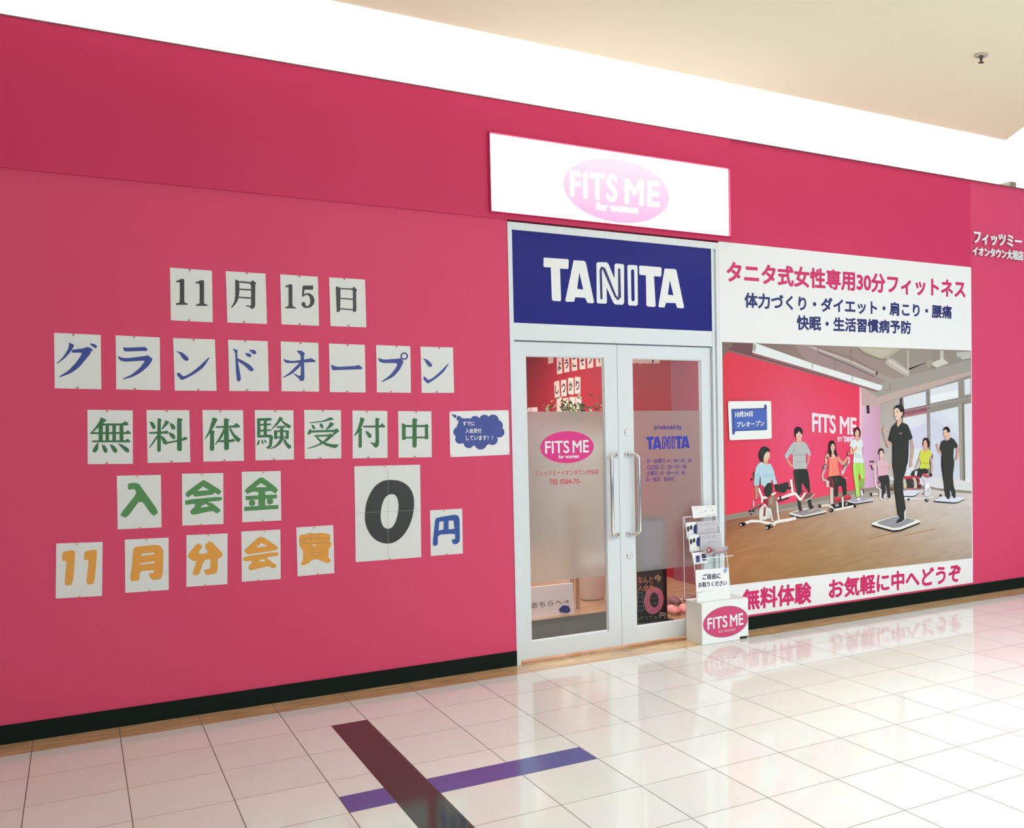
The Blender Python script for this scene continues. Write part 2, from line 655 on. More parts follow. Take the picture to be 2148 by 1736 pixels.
# bright recess above the shop front, and the ceilings
mb = MB()
mb.box(-5, 7.43, 0.40, 0.5, 3.5, 5.2)
mb.box(-5, 7.43, 0.12, 0.5, 3.45, 3.5)
mb.build('wall_recess', white_paint, kind='structure')
mb = MB()
mb.box(7.43, 12.5, 1.9, 2.0, 0, 5.2)
mb.box(7.33, 7.43, 0.5, 2.0, 3.0, 5.2)
mb.build('wall_back', white_paint, kind='structure')
mb = MB(); mb.box(-5, 13, -14, 2.0, 5.2, 5.3)
mb.build('ceiling_upper', white_paint, kind='structure')
CZ = 4.107
mb = MB()
mb.prism([(-5, -0.35), (7.18, -0.35), (4.6, -5.41), (4.6, -14), (-5, -14)], 'z', CZ, CZ + 0.16)
mb.build('ceiling', beige, kind='structure')
mb = MB()
mb.box(8.13, 8.22, 0.45, 0.6, 3.4, 4.02)
mb.build('trim_5', mat('grey_brown_post', (0.30, 0.25, 0.18, 1), 0.6), kind='structure')
mb = MB()
mb.box(7.43, 9.2, 0.62, 0.75, 3.4, 3.99)
mb.build('wall_side', mat('pale_green_wall', (0.72, 0.78, 0.70, 1), 0.6), kind='structure')

# ------------------------------------------------------------------ letter sheets pinned to the left wall
PW, PH = 0.210, 0.297
GL = {
 'e11': ('c5', black_ink, ['1003,172 1040,155 1062,155 1062,325 1088,335 1088,343 1001,343 1001,334 1030,325 1030,178 1003,180',
   '1145,180 1182,165 1206,165 1206,335 1232,343 1232,351 1145,351 1145,343 1174,334 1174,188 1145,189']),
 'tsuki': ('c5', black_ink, ['1432,158 1462,170 1462,255 1455,300 1438,335 1405,368 1402,362 1424,325 1433,280',
   '1462,170 1545,178 1562,165 1585,185 1578,195 1578,345 1572,365 1550,376 1545,362 1510,352 1510,346 1545,350 1548,340 1548,190 1462,182',
   '1460,225 1550,230 1550,240 1460,235', '1458,283 1550,290 1550,300 1457,293']),
 'f15': ('c5', black_ink, ['1797,207 1830,193 1848,196 1848,352 1873,362 1873,370 1797,368 1797,360 1820,352 1820,213 1797,216',
   '1922,203 2000,203 1998,235 1935,232 1932,268 1950,258 1975,260 2000,280 2010,310 2003,340 1980,362 1950,368 1925,360 1912,338 1922,322 1940,325 1942,340 1950,352 1962,352 1975,335 1978,308 1970,280 1955,270 1940,275 1925,285 1918,282']),
 'hi': ('c6', black_ink, ['545,225 582,240 580,425 553,433 552,420', '575,240 675,245 690,228 714,258 706,270 708,425 682,435 680,270 676,255 578,250',
   '578,318 685,325 685,335 578,328', '578,400 685,408 685,418 578,410']),
 'gu': ('c5', blue_ink, ['222,617 255,630 262,640 240,680 195,730 137,773 135,768 180,725 215,670 225,640',
   '245,670 330,660 350,650 385,685 375,705 350,735 300,795 240,840 155,870 152,865 215,825 270,770 310,715 318,690 245,692',
   '352,645 390,660 400,680 380,680 362,665', '370,622 410,628 430,645 420,660 400,650']),
 'ra': ('c5', blue_ink, ['618,650 640,655 760,650 775,648 800,668 785,680 760,678 640,683 622,675',
   '580,715 600,725 640,732 780,715 795,708 832,735 825,755 800,790 740,840 680,870 618,885 615,880 680,850 740,800 770,760 775,748 640,757 600,750 582,730']),
 'n': ('c5', blue_ink, ['1000,678 1050,690 1090,725 1095,745 1075,752 1050,735 1030,700',
   '1008,840 1025,835 1055,865 1100,845 1160,800 1240,725 1248,727 1200,800 1130,850 1060,885 1040,890 1010,855']),
 'do': ('c5', blue_ink, ['1413,660 1452,674 1447,690 1448,730 1475,880 1465,900 1445,897 1436,800 1434,720 1432,690',
   '1447,730 1490,750 1540,780 1568,810 1560,825 1540,825 1500,785 1448,750', '1505,690 1545,700 1550,722 1530,722 1512,710', '1530,668 1575,672 1588,690 1575,705 1555,695']),
 'o': ('c6', blue_ink, ['130,800 145,808 200,820 340,800 350,795 388,818 380,828 340,828 200,835 155,835 135,820',
   '237,735 275,738 300,755 292,790 298,950 290,975 265,978 255,960 210,920 212,915 258,938 268,930 268,790 265,770 240,745',
   '265,825 285,830 255,870 200,920 130,952 126,947 180,910 230,860']),
 'bar': ('c6', blue_ink, ['508,845 525,855 560,865 700,858 725,848 755,870 752,885 720,885 560,890 520,892 510,870']),
 'pu': ('c6', blue_ink, ['878,790 895,800 930,808 1040,800 1060,795 1082,825 1070,850 1050,890 1000,945 910,987 907,982 975,930 1020,875 1035,835 930,835 890,825', 'O1087,780,30,19']),
 'n2': ('c6', blue_ink, ['1232,795 1270,808 1305,840 1308,860 1290,868 1268,850 1250,815',
   '1238,945 1252,942 1275,970 1310,955 1370,905 1435,838 1440,842 1395,910 1340,955 1285,992 1272,998 1240,965']),
 'mu': ('c5', green_ink, ['455,1160 500,1180 470,1205 420,1250 383,1280 380,1275 415,1235 445,1190', '460,1205 610,1205 635,1187 660,1210 648,1220 455,1220',
   '378,1270 385,1268 640,1268 650,1252 675,1273 672,1282 380,1282', '440,1212 470,1212 470,1335 440,1335', '490,1212 515,1212 515,1335 490,1335',
   '540,1212 565,1212 565,1335 540,1335', '592,1212 620,1212 620,1335 592,1335', '390,1328 635,1328 650,1315 672,1335 668,1342 390,1342',
   '430,1345 440,1350 435,1395 415,1418 397,1410 400,1390', '462,1355 485,1365 505,1395 500,1418 480,1415 468,1385',
   '520,1355 550,1365 575,1395 572,1418 550,1415 530,1380', '578,1350 610,1358 655,1385 665,1408 645,1417 620,1395']),
 'ryo': ('c5', green_ink, ['868,1165 898,1175 892,1190 892,1408 870,1412 865,1400 868,1190', '805,1268 920,1262 935,1255 950,1272 940,1280 805,1280',
   '808,1188 840,1200 855,1230 845,1248 830,1240 815,1205', '925,1180 955,1195 930,1225 900,1250 895,1245 915,1210',
   '868,1285 868,1310 840,1350 812,1382 808,1378 835,1335', '892,1290 920,1310 940,1340 935,1362 915,1355 895,1320',
   '1010,1165 1052,1172 1042,1190 1045,1400 1030,1407 1010,1400', '905,1345 1040,1320 1065,1300 1088,1312 1075,1325 1040,1332 915,1357',
   '955,1200 985,1210 1000,1235 990,1252 970,1245 960,1220', '948,1268 985,1280 1000,1305 990,1322 970,1310 955,1290']),
 'tai': ('c5', green_ink, ['1268,1160 1305,1172 1280,1225 1240,1290 1212,1322 1210,1318 1240,1260 1258,1200', '1250,1250 1285,1262 1278,1280 1280,1395 1262,1405 1248,1400',
   '1350,1165 1392,1175 1382,1192 1388,1390 1370,1400 1352,1395', '1290,1225 1420,1220 1440,1200 1470,1225 1460,1235 1290,1238',
   '1352,1235 1362,1250 1335,1310 1290,1360 1285,1356 1320,1300', '1385,1240 1400,1240 1430,1285 1475,1320 1460,1340 1440,1335 1410,1290',
   '1310,1328 1405,1322 1415,1315 1432,1330 1420,1340 1312,1342']),
 'ken': ('c5', green_ink, ['1592,1168 1615,1175 1615,1300 1592,1305', '1592,1168 1690,1165 1700,1175 1690,1185 1592,1185', '1612,1208 1690,1205 1695,1218 1612,1222',
   '1612,1250 1690,1248 1700,1258 1612,1265', '1592,1292 1690,1285 1708,1300 1698,1370 1680,1392 1660,1385 1662,1375 1678,1365 1682,1305 1592,1308',
   '1640,1170 1662,1170 1662,1290 1640,1290', '1600,1325 1612,1330 1605,1358 1588,1365', '1622,1322 1635,1330 1640,1350 1628,1355', '1642,1320 1658,1330 1660,1345 1648,1345',
   '1755,1155 1780,1168 1740,1215 1700,1248 1697,1243 1735,1195', '1760,1165 1790,1195 1840,1222 1830,1240 1815,1238 1775,1200', '1735,1225 1795,1222 1800,1235 1735,1238',
   '1715,1255 1738,1255 1738,1318 1715,1318', '1800,1255 1822,1255 1820,1318 1800,1318', '1738,1255 1800,1255 1800,1267 1738,1267', '1738,1300 1800,1300 1800,1312 1738,1312',
   '1758,1238 1782,1238 1782,1320 1758,1320', '1760,1315 1780,1320 1765,1350 1735,1375 1692,1392 1690,1387 1730,1360', '1778,1318 1795,1318 1810,1345 1842,1370 1830,1390 1815,1385 1790,1350']),
 'ju': ('c6', green_ink, ['505,1262 535,1280 450,1300 340,1312 335,1305 440,1292', '352,1320 375,1330 385,1355 370,1360 358,1345', '415,1310 440,1318 450,1345 435,1355 420,1335',
   '500,1300 535,1315 505,1345 470,1365 465,1360 490,1325', '342,1355 352,1362 350,1390 335,1402 320,1395 325,1378',
   '345,1368 535,1362 550,1350 575,1372 545,1395 520,1412 515,1408 530,1380 345,1385',
   '375,1405 490,1400 505,1390 530,1410 510,1425 480,1450 430,1480 380,1500 325,1513 322,1508 390,1485 450,1450 485,1415 375,1418',
   '385,1420 400,1418 440,1455 500,1475 570,1480 555,1500 535,1508 470,1490 420,1460']),
 'fu': ('c6', green_ink, ['740,1262 775,1275 755,1330 715,1395 692,1415 690,1410 715,1360 735,1300', '725,1345 758,1355 750,1372 752,1495 738,1508 725,1500',
   '760,1330 895,1328 910,1310 938,1335 930,1345 760,1345', '858,1265 893,1275 885,1292 888,1480 870,1505 850,1500 840,1485 818,1465 820,1460 850,1468 860,1460',
   '775,1370 805,1380 830,1405 825,1425 805,1428 790,1400']),
 'chu': ('c6', green_ink, ['1068,1310 1098,1322 1098,1440 1070,1445', '1250,1320 1282,1330 1275,1345 1278,1435 1250,1440', '1068,1325 1250,1325 1265,1315 1280,1330 1270,1342 1068,1342',
   '1095,1418 1255,1416 1255,1430 1095,1432', '1152,1268 1195,1280 1185,1295 1185,1498 1170,1505 1152,1500']),
 'nyu': ('c7', green_pop, ['748,214 805,208 840,215 858,240 1008,450 960,490 855,345 740,502 678,478 820,300 812,268 795,258 752,268']),
 'kai': ('c7', green_pop, ['1360,195 1380,185 1405,195 1535,278 1505,310 1468,285 1465,305 1300,325 1295,300 1250,332 1222,298|1328,278 1375,238 1428,268',
   '1227,350 1533,322 1533,355 1410,368 1455,378 1528,438 1492,465 1455,440 1300,475 1278,470 1268,450 1275,435 1305,410 1310,382 1227,393|1350,416 1378,392 1412,384 1408,395 1432,405']),
 'kin': ('c7', green_pop, ['1845,168 1865,162 1890,172 2006,262 1980,300 1945,275 1895,282 1830,285 1795,280 1745,302 1720,270|1812,245 1860,210 1915,243',
   '1838,275 1895,275 1895,420 1838,420', '1732,318 1992,305 1992,338 1732,352', '1720,408 2005,392 2005,425 1720,443', 'O1785,375,27,0', 'O1935,362,27,0']),
 'o11': ('c7', orange_pop, ['205,795 215,782 280,770 300,775 310,790 290,1058 218,1066 240,855 198,860', '388,790 400,778 465,765 485,770 492,785 470,1050 400,1057 425,848 382,855']),
 'otsuki': ('c7', orange_pop, ['795,760 810,742 980,725 1015,730 1040,760 1045,800 1040,980 1020,1010 960,1020 935,1000 920,965 965,960 965,935 850,945 845,1025 765,1027 785,880|862,800 968,788 968,805 860,818|855,878 970,862 970,878 852,890']),
 'bun': ('c7', orange_pop, ['1330,708 1375,738 1330,800 1420,795 1388,730 1440,690 1548,805 1515,838 1500,835 1498,940 1480,965 1400,978 1380,935 1435,925 1440,845 1388,850 1340,980 1282,972 1325,860 1290,860 1280,850 1240,820']),
 'okai': ('c7', orange_pop, ['1835,665 1860,657 1885,665 2006,745 1985,772 1780,800 1750,805 1713,775|1820,748 1865,710 1915,735',
   '1712,825 2005,782 2005,818 1895,830 1998,900 1960,925 1925,902 1780,937 1760,930 1755,905 1795,860 1712,862|1838,870 1862,845 1898,850 1890,862']),
 'ohi': ('c8', orange_pop, ['512,560 570,555 575,545 640,550 665,543 735,555 738,580 735,605 748,625 735,655 725,660 725,732 745,740 725,768 690,755 640,735 600,745 580,765 540,782 520,768 540,745 540,670 512,640|603,632 625,628 640,636 620,640']),
 'en': ('c8', blue_pop, ['1500,450 1510,435 1640,412 1665,418 1677,440 1680,600 1665,622 1632,630 1618,595 1645,590 1645,550 1520,558 1518,637 1480,638 1490,540|1530,463 1562,460 1560,520 1525,528|1597,457 1632,455 1640,515 1597,520']),
 'zero': ('c8', black_ink, ['1190,160 1240,165 1290,190 1330,235 1348,300 1345,380 1330,450 1300,520 1260,575 1210,612 1160,625 1100,615 1050,585 1010,530 990,470 988,400 1000,320 1025,260 1060,205 1110,170 1150,160|1175,262 1205,265 1225,290 1235,340 1230,400 1215,460 1190,505 1155,518 1125,505 1105,460 1103,400 1115,330 1140,280']),
}
ROW1, ROW2, ROW3, ROW4, ROW5 = ('date sheets in the top row', 'blue letter sheets in the second row', 'green letter sheets in the third row',
                                'green letter sheets in the fourth row', 'orange letter sheets in the bottom row')
SHEETS = [
 ('e11', 0.811, 2.411, -0.014, 'white sheet with the black serif number 11, first of the top row', ROW1, pin_red),
 ('tsuki', 1.094, 2.412, 0.001, 'white sheet with the black kanji for month (月) in the top row', ROW1, pin_red),
 ('f15', 1.383, 2.413, -0.002, 'white sheet with the black number 15 in the top row', ROW1, pin_red),
 ('hi', 1.658, 2.414, 0.001, 'white sheet with the black kanji for day (日), last of the top row', ROW1, pin_red),
 ('gu', 0.260, 2.023, -0.021, 'white sheet with blue katakana グ, first of the second row', ROW2, pin_red),
 ('ra', 0.539, 2.019, -0.021, 'white sheet with blue katakana ラ, second of the second row', ROW2, pin_red),
 ('n', 0.817, 2.015, -0.001, 'white sheet with blue katakana ン between the ラ and ド sheets', ROW2, pin_red),
 ('do', 1.094, 2.014, -0.006, 'white sheet with blue katakana ド in the middle of the second row', ROW2, pin_red),
 ('o', 1.374, 2.013, -0.012, 'white sheet with blue katakana オ below the black 15', ROW2, pin_red),
 ('bar', 1.645, 2.009, -0.009, 'white sheet with a single blue horizontal dash ー in the second row', ROW2, pin_red),
 ('pu', 1.923, 2.008, -0.009, 'white sheet with blue katakana プ with a small ring', ROW2, pin_red),
 ('n2', 2.199, 2.007, 0.003, 'white sheet with blue katakana ン ending the second row near the door', ROW2, pin_red),
 ('mu', 0.396, 1.610, -0.026, 'white sheet with green kanji 無, first of the third row', ROW3, pin_red),
 ('ryo', 0.674, 1.608, -0.011, 'white sheet with green kanji 料, second of the third row', ROW3, pin_red),
 ('tai', 0.950, 1.606, -0.012, 'white sheet with green kanji 体, third of the third row', ROW3, pin_red),
 ('ken', 1.222, 1.604, -0.014, 'white sheet with dense green kanji 験, fourth of the third row', ROW3, pin_red),
 ('ju', 1.492, 1.603, -0.017, 'white sheet with green kanji 受, fifth of the third row', ROW3, pin_red),
 ('fu', 1.769, 1.597, -0.019, 'white sheet with green kanji 付, sixth of the third row', ROW3, pin_red),
 ('chu', 2.046, 1.592, -0.015, 'white sheet with green kanji 中, beside the blue cloud notice', ROW3, pin_red),
 ('nyu', 0.522, 1.245, -0.018, 'white sheet with light green rounded kanji 入, first of the fourth row', ROW4, pin_yellow),
 ('kai', 0.835, 1.243, -0.024, 'white sheet with light green rounded kanji 会, second of the fourth row', ROW4, pin_yellow),
 ('kin', 1.142, 1.242, -0.017, 'white sheet with light green rounded kanji 金, third of the fourth row', ROW4, pin_yellow),
 ('o11', 0.232, 0.890, -0.041, 'white sheet with the orange number 11, first of the bottom row', ROW5, pin_yellow),
 ('otsuki', 0.548, 0.888, -0.024, 'white sheet with orange kanji for month (月), second of the bottom row', ROW5, pin_yellow),
 ('bun', 0.846, 0.890, -0.030, 'white sheet with orange kanji 分, third of the bottom row', ROW5, pin_yellow),
 ('okai', 1.130, 0.891, -0.019, 'white sheet with orange rounded kanji 会, fourth of the bottom row', ROW5, pin_yellow),
 ('ohi', 1.431, 0.895, -0.003, 'white sheet with dense orange kanji 費, last of the bottom row', ROW5, pin_yellow),
 ('en', 2.233, 0.948, -0.007, 'white sheet with blue kanji for yen (円), right of the giant zero', None, pin_yellow),
 ('zero', 1.8675, 1.0995, -0.012, 'large white poster with a giant black italic zero', None, pin_yellow),
]


def sheet_mesh(name, x, z, w, h, t, m, parent, bow=0.0035, y=-0.0012, th=0.0007):
    """one sheet held at top and bottom: bows out very slightly between its pins"""
    mb_ = MB()
    c, s = math.cos(t), math.sin(t)
    n = 8
    rows = []
    for k in range(n + 1):
        b = (k / n - 0.5)
        yy = y - bow * (1 - 4 * b * b) * 0.4
        rows.append([(x + a * w * c - b * h * s, yy, z + a * w * s + b * h * c) for a in (-0.5, 0.5)])
    for k in range(n):
        (a0, a1), (b0, b1) = rows[k], rows[k + 1]
        mb_.face([a0, a1, b1, b0])
        mb_.face([(p[0], p[1] + th, p[2]) for p in (a1, a0, b0, b1)])
        for p, q in ((a0, b0), (b1, a1)):
            mb_.face([q, p, (p[0], p[1] + th, p[2]), (q[0], q[1] + th, q[2])])
    for r, o in ((rows[0], 1), (rows[-1], -1)):
        p, q = r[::o]
        mb_.face([q, p, (p[0], p[1] + th, p[2]), (q[0], q[1] + th, q[2])])
    return mb_.build(name, m, parent)


def pin(x, z, m, parent, y=-0.002):
    q = MB()
    q.tube([(x, y, z), (x, y - 0.006, z), (x, y - 0.0065, z), (x, y - 0.010, z)], [0.0028, 0.0022, 0.0045, 0.0040], 10)
    return q.build('push_pin', m, parent)


def outline(mb_, crop, spec, y, m=0, col=None, rnd_=None):
    if spec[0] == 'O':
        a, b, r, ri = (float(q) for q in spec[1:].split(','))
        L = [[(a + r * math.cos(k * math.pi / 12), b + r * math.sin(k * math.pi / 12)) for k in range(24)]]
        if ri:
            L.append([(a + ri * math.cos(k * math.pi / 12), b + ri * math.sin(k * math.pi / 12)) for k in range(24)])
        L = [' '.join('%f,%f' % p for p in q) for q in L]
    else:
        L = spec.split('|')
    Q = [W(crop, q, y) for q in L]
    if rnd_ and spec[0] != 'O':
        Q = [soft(p, *rnd_) if len(p) > 4 else p for p in Q]
    mb_.flat(Q, y, m, col)


for key, x, z, t, lab, grp, pm in SHEETS:
    w, h = (0.403, 0.598) if key == 'zero' else (PW, PH)
    th = thing('letter_sheet' if key != 'zero' else 'price_poster', (x, -0.002, z), lab, 'sheet' if key != 'zero' else 'poster', grp)
    sheet_mesh('sheet', x, z, w, h, t, paper, th)
    crop, ink, shapes = GL[key]
    q = MB()
    for k, sp in enumerate(shapes):
        outline(q, crop, sp, -0.0034 - k * 3e-5, rnd_=(2, 0.25) if key == 'zero' else (1, 0.16) if ink in (blue_ink, orange_pop, green_pop, blue_pop) else (1, 0.10))
    q.build('character', ink, th)
    if key == 'ohi':
        q = MB()
        for k, s in enumerate(('515,590 735,582', '530,622 742,618', '585,668 665,664', '590,692 665,688', '590,712 668,708', '625,735 640,722', '512,608 560,604', '600,552 602,600', '650,552 652,600')):
            for L in stroke2(W('c8', s, -0.0037), 0.0016):
                q.flat([L], -0.0038 - k * 1e-5)
        q.build('pencil_line', grey_line, th)
    if key == 'zero':
        q = MB()
        for s in ('1158,75 1158,735', '918,400 1390,380'):
            for L in stroke2(W('c8', s, -0.003), 0.0013):
                q.flat([L], -0.0036)
        q.build('paper_seam', mat('paper_seam_grey', (0.42, 0.42, 0.42, 1), 0.5), th)
    for sgn in (1, -1):
        a = rnd.uniform(-0.02, 0.02)
        pin(x + a - sgn * (h / 2 - 0.006) * math.sin(t), z + sgn * (h / 2 - 0.006) * math.cos(t), pm, th)


def notice(name, corners, lab, cat):
    xs = [p[0] for p in corners]
    zs = [p[1] for p in corners]
    th = thing(name, (sum(xs) / 4, -0.002, sum(zs) / 4), lab, cat)
    q = MB()
    TL, TR, BR, BL = corners
    y0, y1 = NY, NY + 0.0007
    a = [(p[0], y0, p[1]) for p in (BL, BR, TR, TL)]
    b = [(p[0], y1, p[1]) for p in (BL, BR, TR, TL)]
    q.face(a)
    q.face(b[::-1])
    for k in range(4):
        q.face([a[(k + 1) % 4], a[k], b[k], b[(k + 1) % 4]])
    q.build('sheet', paper_white, th)
    return th


blue_cloud = mat('cloud_blue', (0.050, 0.075, 0.34, 1), 0.5, noise=0.15, nscale=14)
NY = -0.0022
th = notice('cloud_notice', [(2.270, 1.738), (2.672, 1.744), (2.672, 1.442), (2.268, 1.438)],
            'landscape white notice with a blue thought cloud, left of the door', 'notice')
q = MB()
outline(q, 'c6', '1515,1300 1580,1285 1700,1275 1800,1275 1840,1310 1850,1380 1810,1440 1740,1490 1640,1490 1540,1470 1500,1420 1490,1370', -0.0026, rnd_=(1, 0.2))
for k, s in enumerate(('O1552,1308,38,0', 'O1590,1302,32,0', 'O1648,1295,42,0', 'O1722,1285,42,0', 'O1790,1288,46,0', 'O1822,1330,46,0', 'O1838,1382,42,0', 'O1785,1442,42,0', 'O1692,1470,50,0', 'O1598,1466,42,0', 'O1528,1436,38,0', 'O1515,1380,40,0', 'O1545,1340,36,0')):
    outline(q, 'c6', s, -0.0026 - (k + 1) * 2e-5)
for k, s in enumerate(('O1520,1273,20,0', 'O1488,1255,13,0', 'O1470,1246,7,0')):
    outline(q, 'c6', s, -0.0029)
q.build('cloud_print', blue_cloud, th)
q = MB()
letter(q, 'すでに', quad('c6', '1550,1297 1643,1297 1643,1330 1550,1330'), -0.0030, 0.0006)
letter(q, '入会受付', quad('c6', '1570,1352 1695,1352 1695,1388 1570,1388'), -0.0030, 0.0006)
letter(q, 'しています！！', quad('c6', '1575,1408 1785,1408 1785,1445 1575,1445'), -0.0030, 0.0006)
q.build('lettering', white_ink, th)
for x, z in ((2.276, 1.733), (2.666, 1.738), (2.276, 1.446), (2.664, 1.449)):
    pin(x, z, pink_tape, th)

# ------------------------------------------------------------------ raised shop name at the far right
th = thing('wall_lettering', (7.55, -0.012, 3.18), 'small raised white lettering in two lines on the upper right pink wall', 'lettering')
q = MB()
letter(q, 'フィッツミー', quad('wl', '720,390 1580,490 1580,692 720,606', -0.02), -0.027, 0.004, thick=0.012)
q.build('upper_line', white_ink, th)
q = MB()
letter(q, 'イオンタウン大垣店', quad('wl', '695,668 1610,758 1610,922 695,822', -0.02), -0.027, 0.0028, thick=0.012)
q.build('lower_line', white_ink, th)

# ------------------------------------------------------------------ illuminated sign over the door
th = thing('lightbox_sign', ((SX0 + SX1) / 2, 0.0, SZ0), 'glowing white lightbox sign with pale pink oval above the door', 'sign')
glow = mat('lit_acrylic', (0.9, 0.9, 0.9, 1), 0.3, emit=(1, 1, 1, 1), estr=3.2)
glow_pink = bpy.data.materials.new('lit_pink_acrylic')
glow_pink.use_nodes = True
nt = glow_pink.node_tree
pb = nt.nodes['Principled BSDF']
pb.inputs['Base Color'].default_value = (0.25, 0.1, 0.2, 1)
tcn, spn, mrn, crn = (nt.nodes.new('ShaderNode' + k) for k in ('TexCoord', 'SeparateXYZ', 'MapRange', 'ValToRGB'))
nt.links.new(tcn.outputs['Object'], spn.inputs[0])
nt.links.new(spn.outputs['Z'], mrn.inputs['Value'])
mrn.inputs['From Min'].default_value = 0.06
mrn.inputs['From Max'].default_value = 0.47
crn.color_ramp.elements[0].color = (0.92, 0.54, 0.80, 1)  # overexposed look of the lit oval put into the colour, paler upwards
crn.color_ramp.elements[1].color = (1.0, 0.91, 0.94, 1)
nt.links.new(mrn.outputs[0], crn.inputs[0])
nt.links.new(crn.outputs[0], pb.inputs['Emission Color'])
pb.inputs['Emission Strength'].default_value = 0.96
q = MB()
ow = 0.009
for a, b, c, d in ((SX0, SX1, SZ1 - ow, SZ1), (SX0, SX1, SZ0, SZ0 + 0.006), (SX0, SX0 + 0.006, SZ0 + 0.006, SZ1 - ow), (SX1 - ow * 1.6, SX1, SZ0 + 0.006, SZ1 - ow)):
    q.box(a, b, -0.036, 0.10, c, d)
q.build('frame', pink_fascia, th)
q = MB(); q.box(SX0 + 0.006, SX1 - ow * 1.6, -0.006, 0.09, SZ0 + 0.006, SZ1 - ow)
fc = q.build('light_panel', glow, th)
YS = -0.0072
xa, xb = U(1181, 388, YS)[0], U(1404, 416, YS)[0]
za, zb = U(1292, 466.5, YS)[1], U(1280, 331, YS)[1]
q = MB()
q.flat([ellipse((xa + xb) / 2, (za + zb) / 2, (xb - xa) / 2 + 0.018, (zb - za) / 2 + 0.018), ellipse((xa + xb) / 2, (za + zb) / 2, (xb - xa) / 2 + 0.013, (zb - za) / 2 + 0.013)], YS - 0.0002)
q.build('oval_outline', mat('lit_outline', (0.5, 0.5, 0.5, 1), 0.4, emit=(1, 0.93, 0.95, 1), estr=0.93), th)
q = MB(); q.flat([ellipse((xa + xb) / 2, (za + zb) / 2, (xb - xa) / 2, (zb - za) / 2)], YS)
q.build('logo_oval', glow_pink, th)
q = MB()
letter(q, 'FITS', quad('sg', '712,432 1060,462 1060,662 715,618', YS), YS - 0.0006, 0.0065, space=1.14)
letter(q, 'ME', quad('sg', '1128,492 1382,515 1380,697 1128,672', YS), YS - 0.0006, 0.0065, space=1.1)
letter(q, 'for women', quad('sg', '908,668 1220,700 1220,748 908,720', YS), YS - 0.0006, 0.005)
q.build('lettering', glow, th)

# ------------------------------------------------------------------ door frame, doors and the navy panel
mb = MB()
mb.box(DX0, 2.720, -0.006, 0.10, 0, DZ)
mb.box(4.336, DX1, -0.006, 0.10, 0, DZ)
mb.box(4.318, 4.336, 0.012, 0.10, 0, 2.962)
mb.box(4.302, 4.318, 0.002, 0.10, 0, 2.962)
mb.box(2.720, 4.336, -0.006, 0.10, 2.962, DZ)
mb.box(2.720, 4.318, 0.006, 0.10, 2.220, 2.336)
mb.build('trim_6', alu_white, kind='structure', bevel=0.002)
mb = MB()
mb.box(2.720, 4.318, 0.045, 0.06, 2.212, 2.221)
mb.box(4.2995, 4.3035, 0.035, 0.06, 0.02, 2.212)
mb.build('trim_7', seal, kind='structure')

th = thing('name_panel', (3.51, 0.02, 2.336), 'dark navy panel with large white lettering over the double door', 'sign')
q = MB(); q.box(2.7205, 4.3020, 0.012, 0.03, 2.336, 2.962)
q.build('panel', navy, th)
YP = 0.0112
TAN = ['508,1088 515,1085 690,1097 698,1105 696,1165 688,1172 632,1168 640,1405 633,1417 578,1412 570,1400 562,1160 515,1157 506,1150',
       '735,1105 815,1110 828,1122 890,1420 882,1432 840,1428 822,1390 748,1386 738,1420 680,1420 672,1410|778,1198 808,1328 762,1322',
       '908,1130 918,1120 985,1120 1000,1135 1045,1245 1045,1140 1055,1130 1110,1135 1118,1145 1118,1430 1105,1443 1050,1440 1035,1425 985,1310 988,1425 978,1435 920,1432 910,1425',
       '1142,1150 1152,1140 1212,1143 1220,1152 1222,1440 1212,1450 1158,1448 1148,1438|1170,1185 1178,1174 1188,1174 1194,1185 1198,1405 1190,1416 1180,1416 1173,1405',
       '1232,1150 1240,1145 1395,1158 1402,1165 1400,1220 1392,1230 1345,1226 1357,1450 1348,1460 1295,1455 1287,1445 1283,1220 1240,1216 1233,1208',
       '1425,1168 1505,1172 1515,1182 1573,1460 1565,1470 1520,1466 1508,1430 1435,1428 1425,1463 1385,1462 1378,1452|1465,1255 1492,1372 1450,1366']
GROOVE = '946,1400 940,1180 950,1163 966,1172 1050,1375 1072,1400 1084,1385 1080,1168'
q = MB()
for sp in TAN:
    outline(q, 'sg', sp, YP)
q.build('lettering', white_ink, th)
q = MB()
for k, L in enumerate(stroke2(W('sg', GROOVE, YP), 0.018)):
    q.flat([L], YP - 0.0004 - k * 2e-5)
q.build('letter_groove', navy_ink, th)


def small_logo(mb_, box, y):
    """the same six letters fitted to another box (x0, x1, z0, z1)"""
    al = [[W('sg', L, YP) for L in sp.split('|')] for sp in TAN]
    xs = [p[0] for g in al for L in g for p in L]
    zs = [p[1] for g in al for L in g for p in L]
    f = lambda p: (box[0] + (p[0] - min(xs)) / (max(xs) - min(xs)) * (box[1] - box[0]), box[2] + (p[1] - min(zs)) / (max(zs) - min(zs)) * (box[3] - box[2]))
    for n, g in enumerate(al):
        L = [[f(p) for p in loop] for loop in g]
        if n == 2:
            o = W('sg', '935,1165 945,1155 970,1155 1060,1380 1070,1380 1070,1175 1095,1175 1095,1405 1062,1415 1050,1405 965,1205 962,1405 938,1400', YP)
            L.append([f(p) for p in o])
        mb_.flat(L, y)


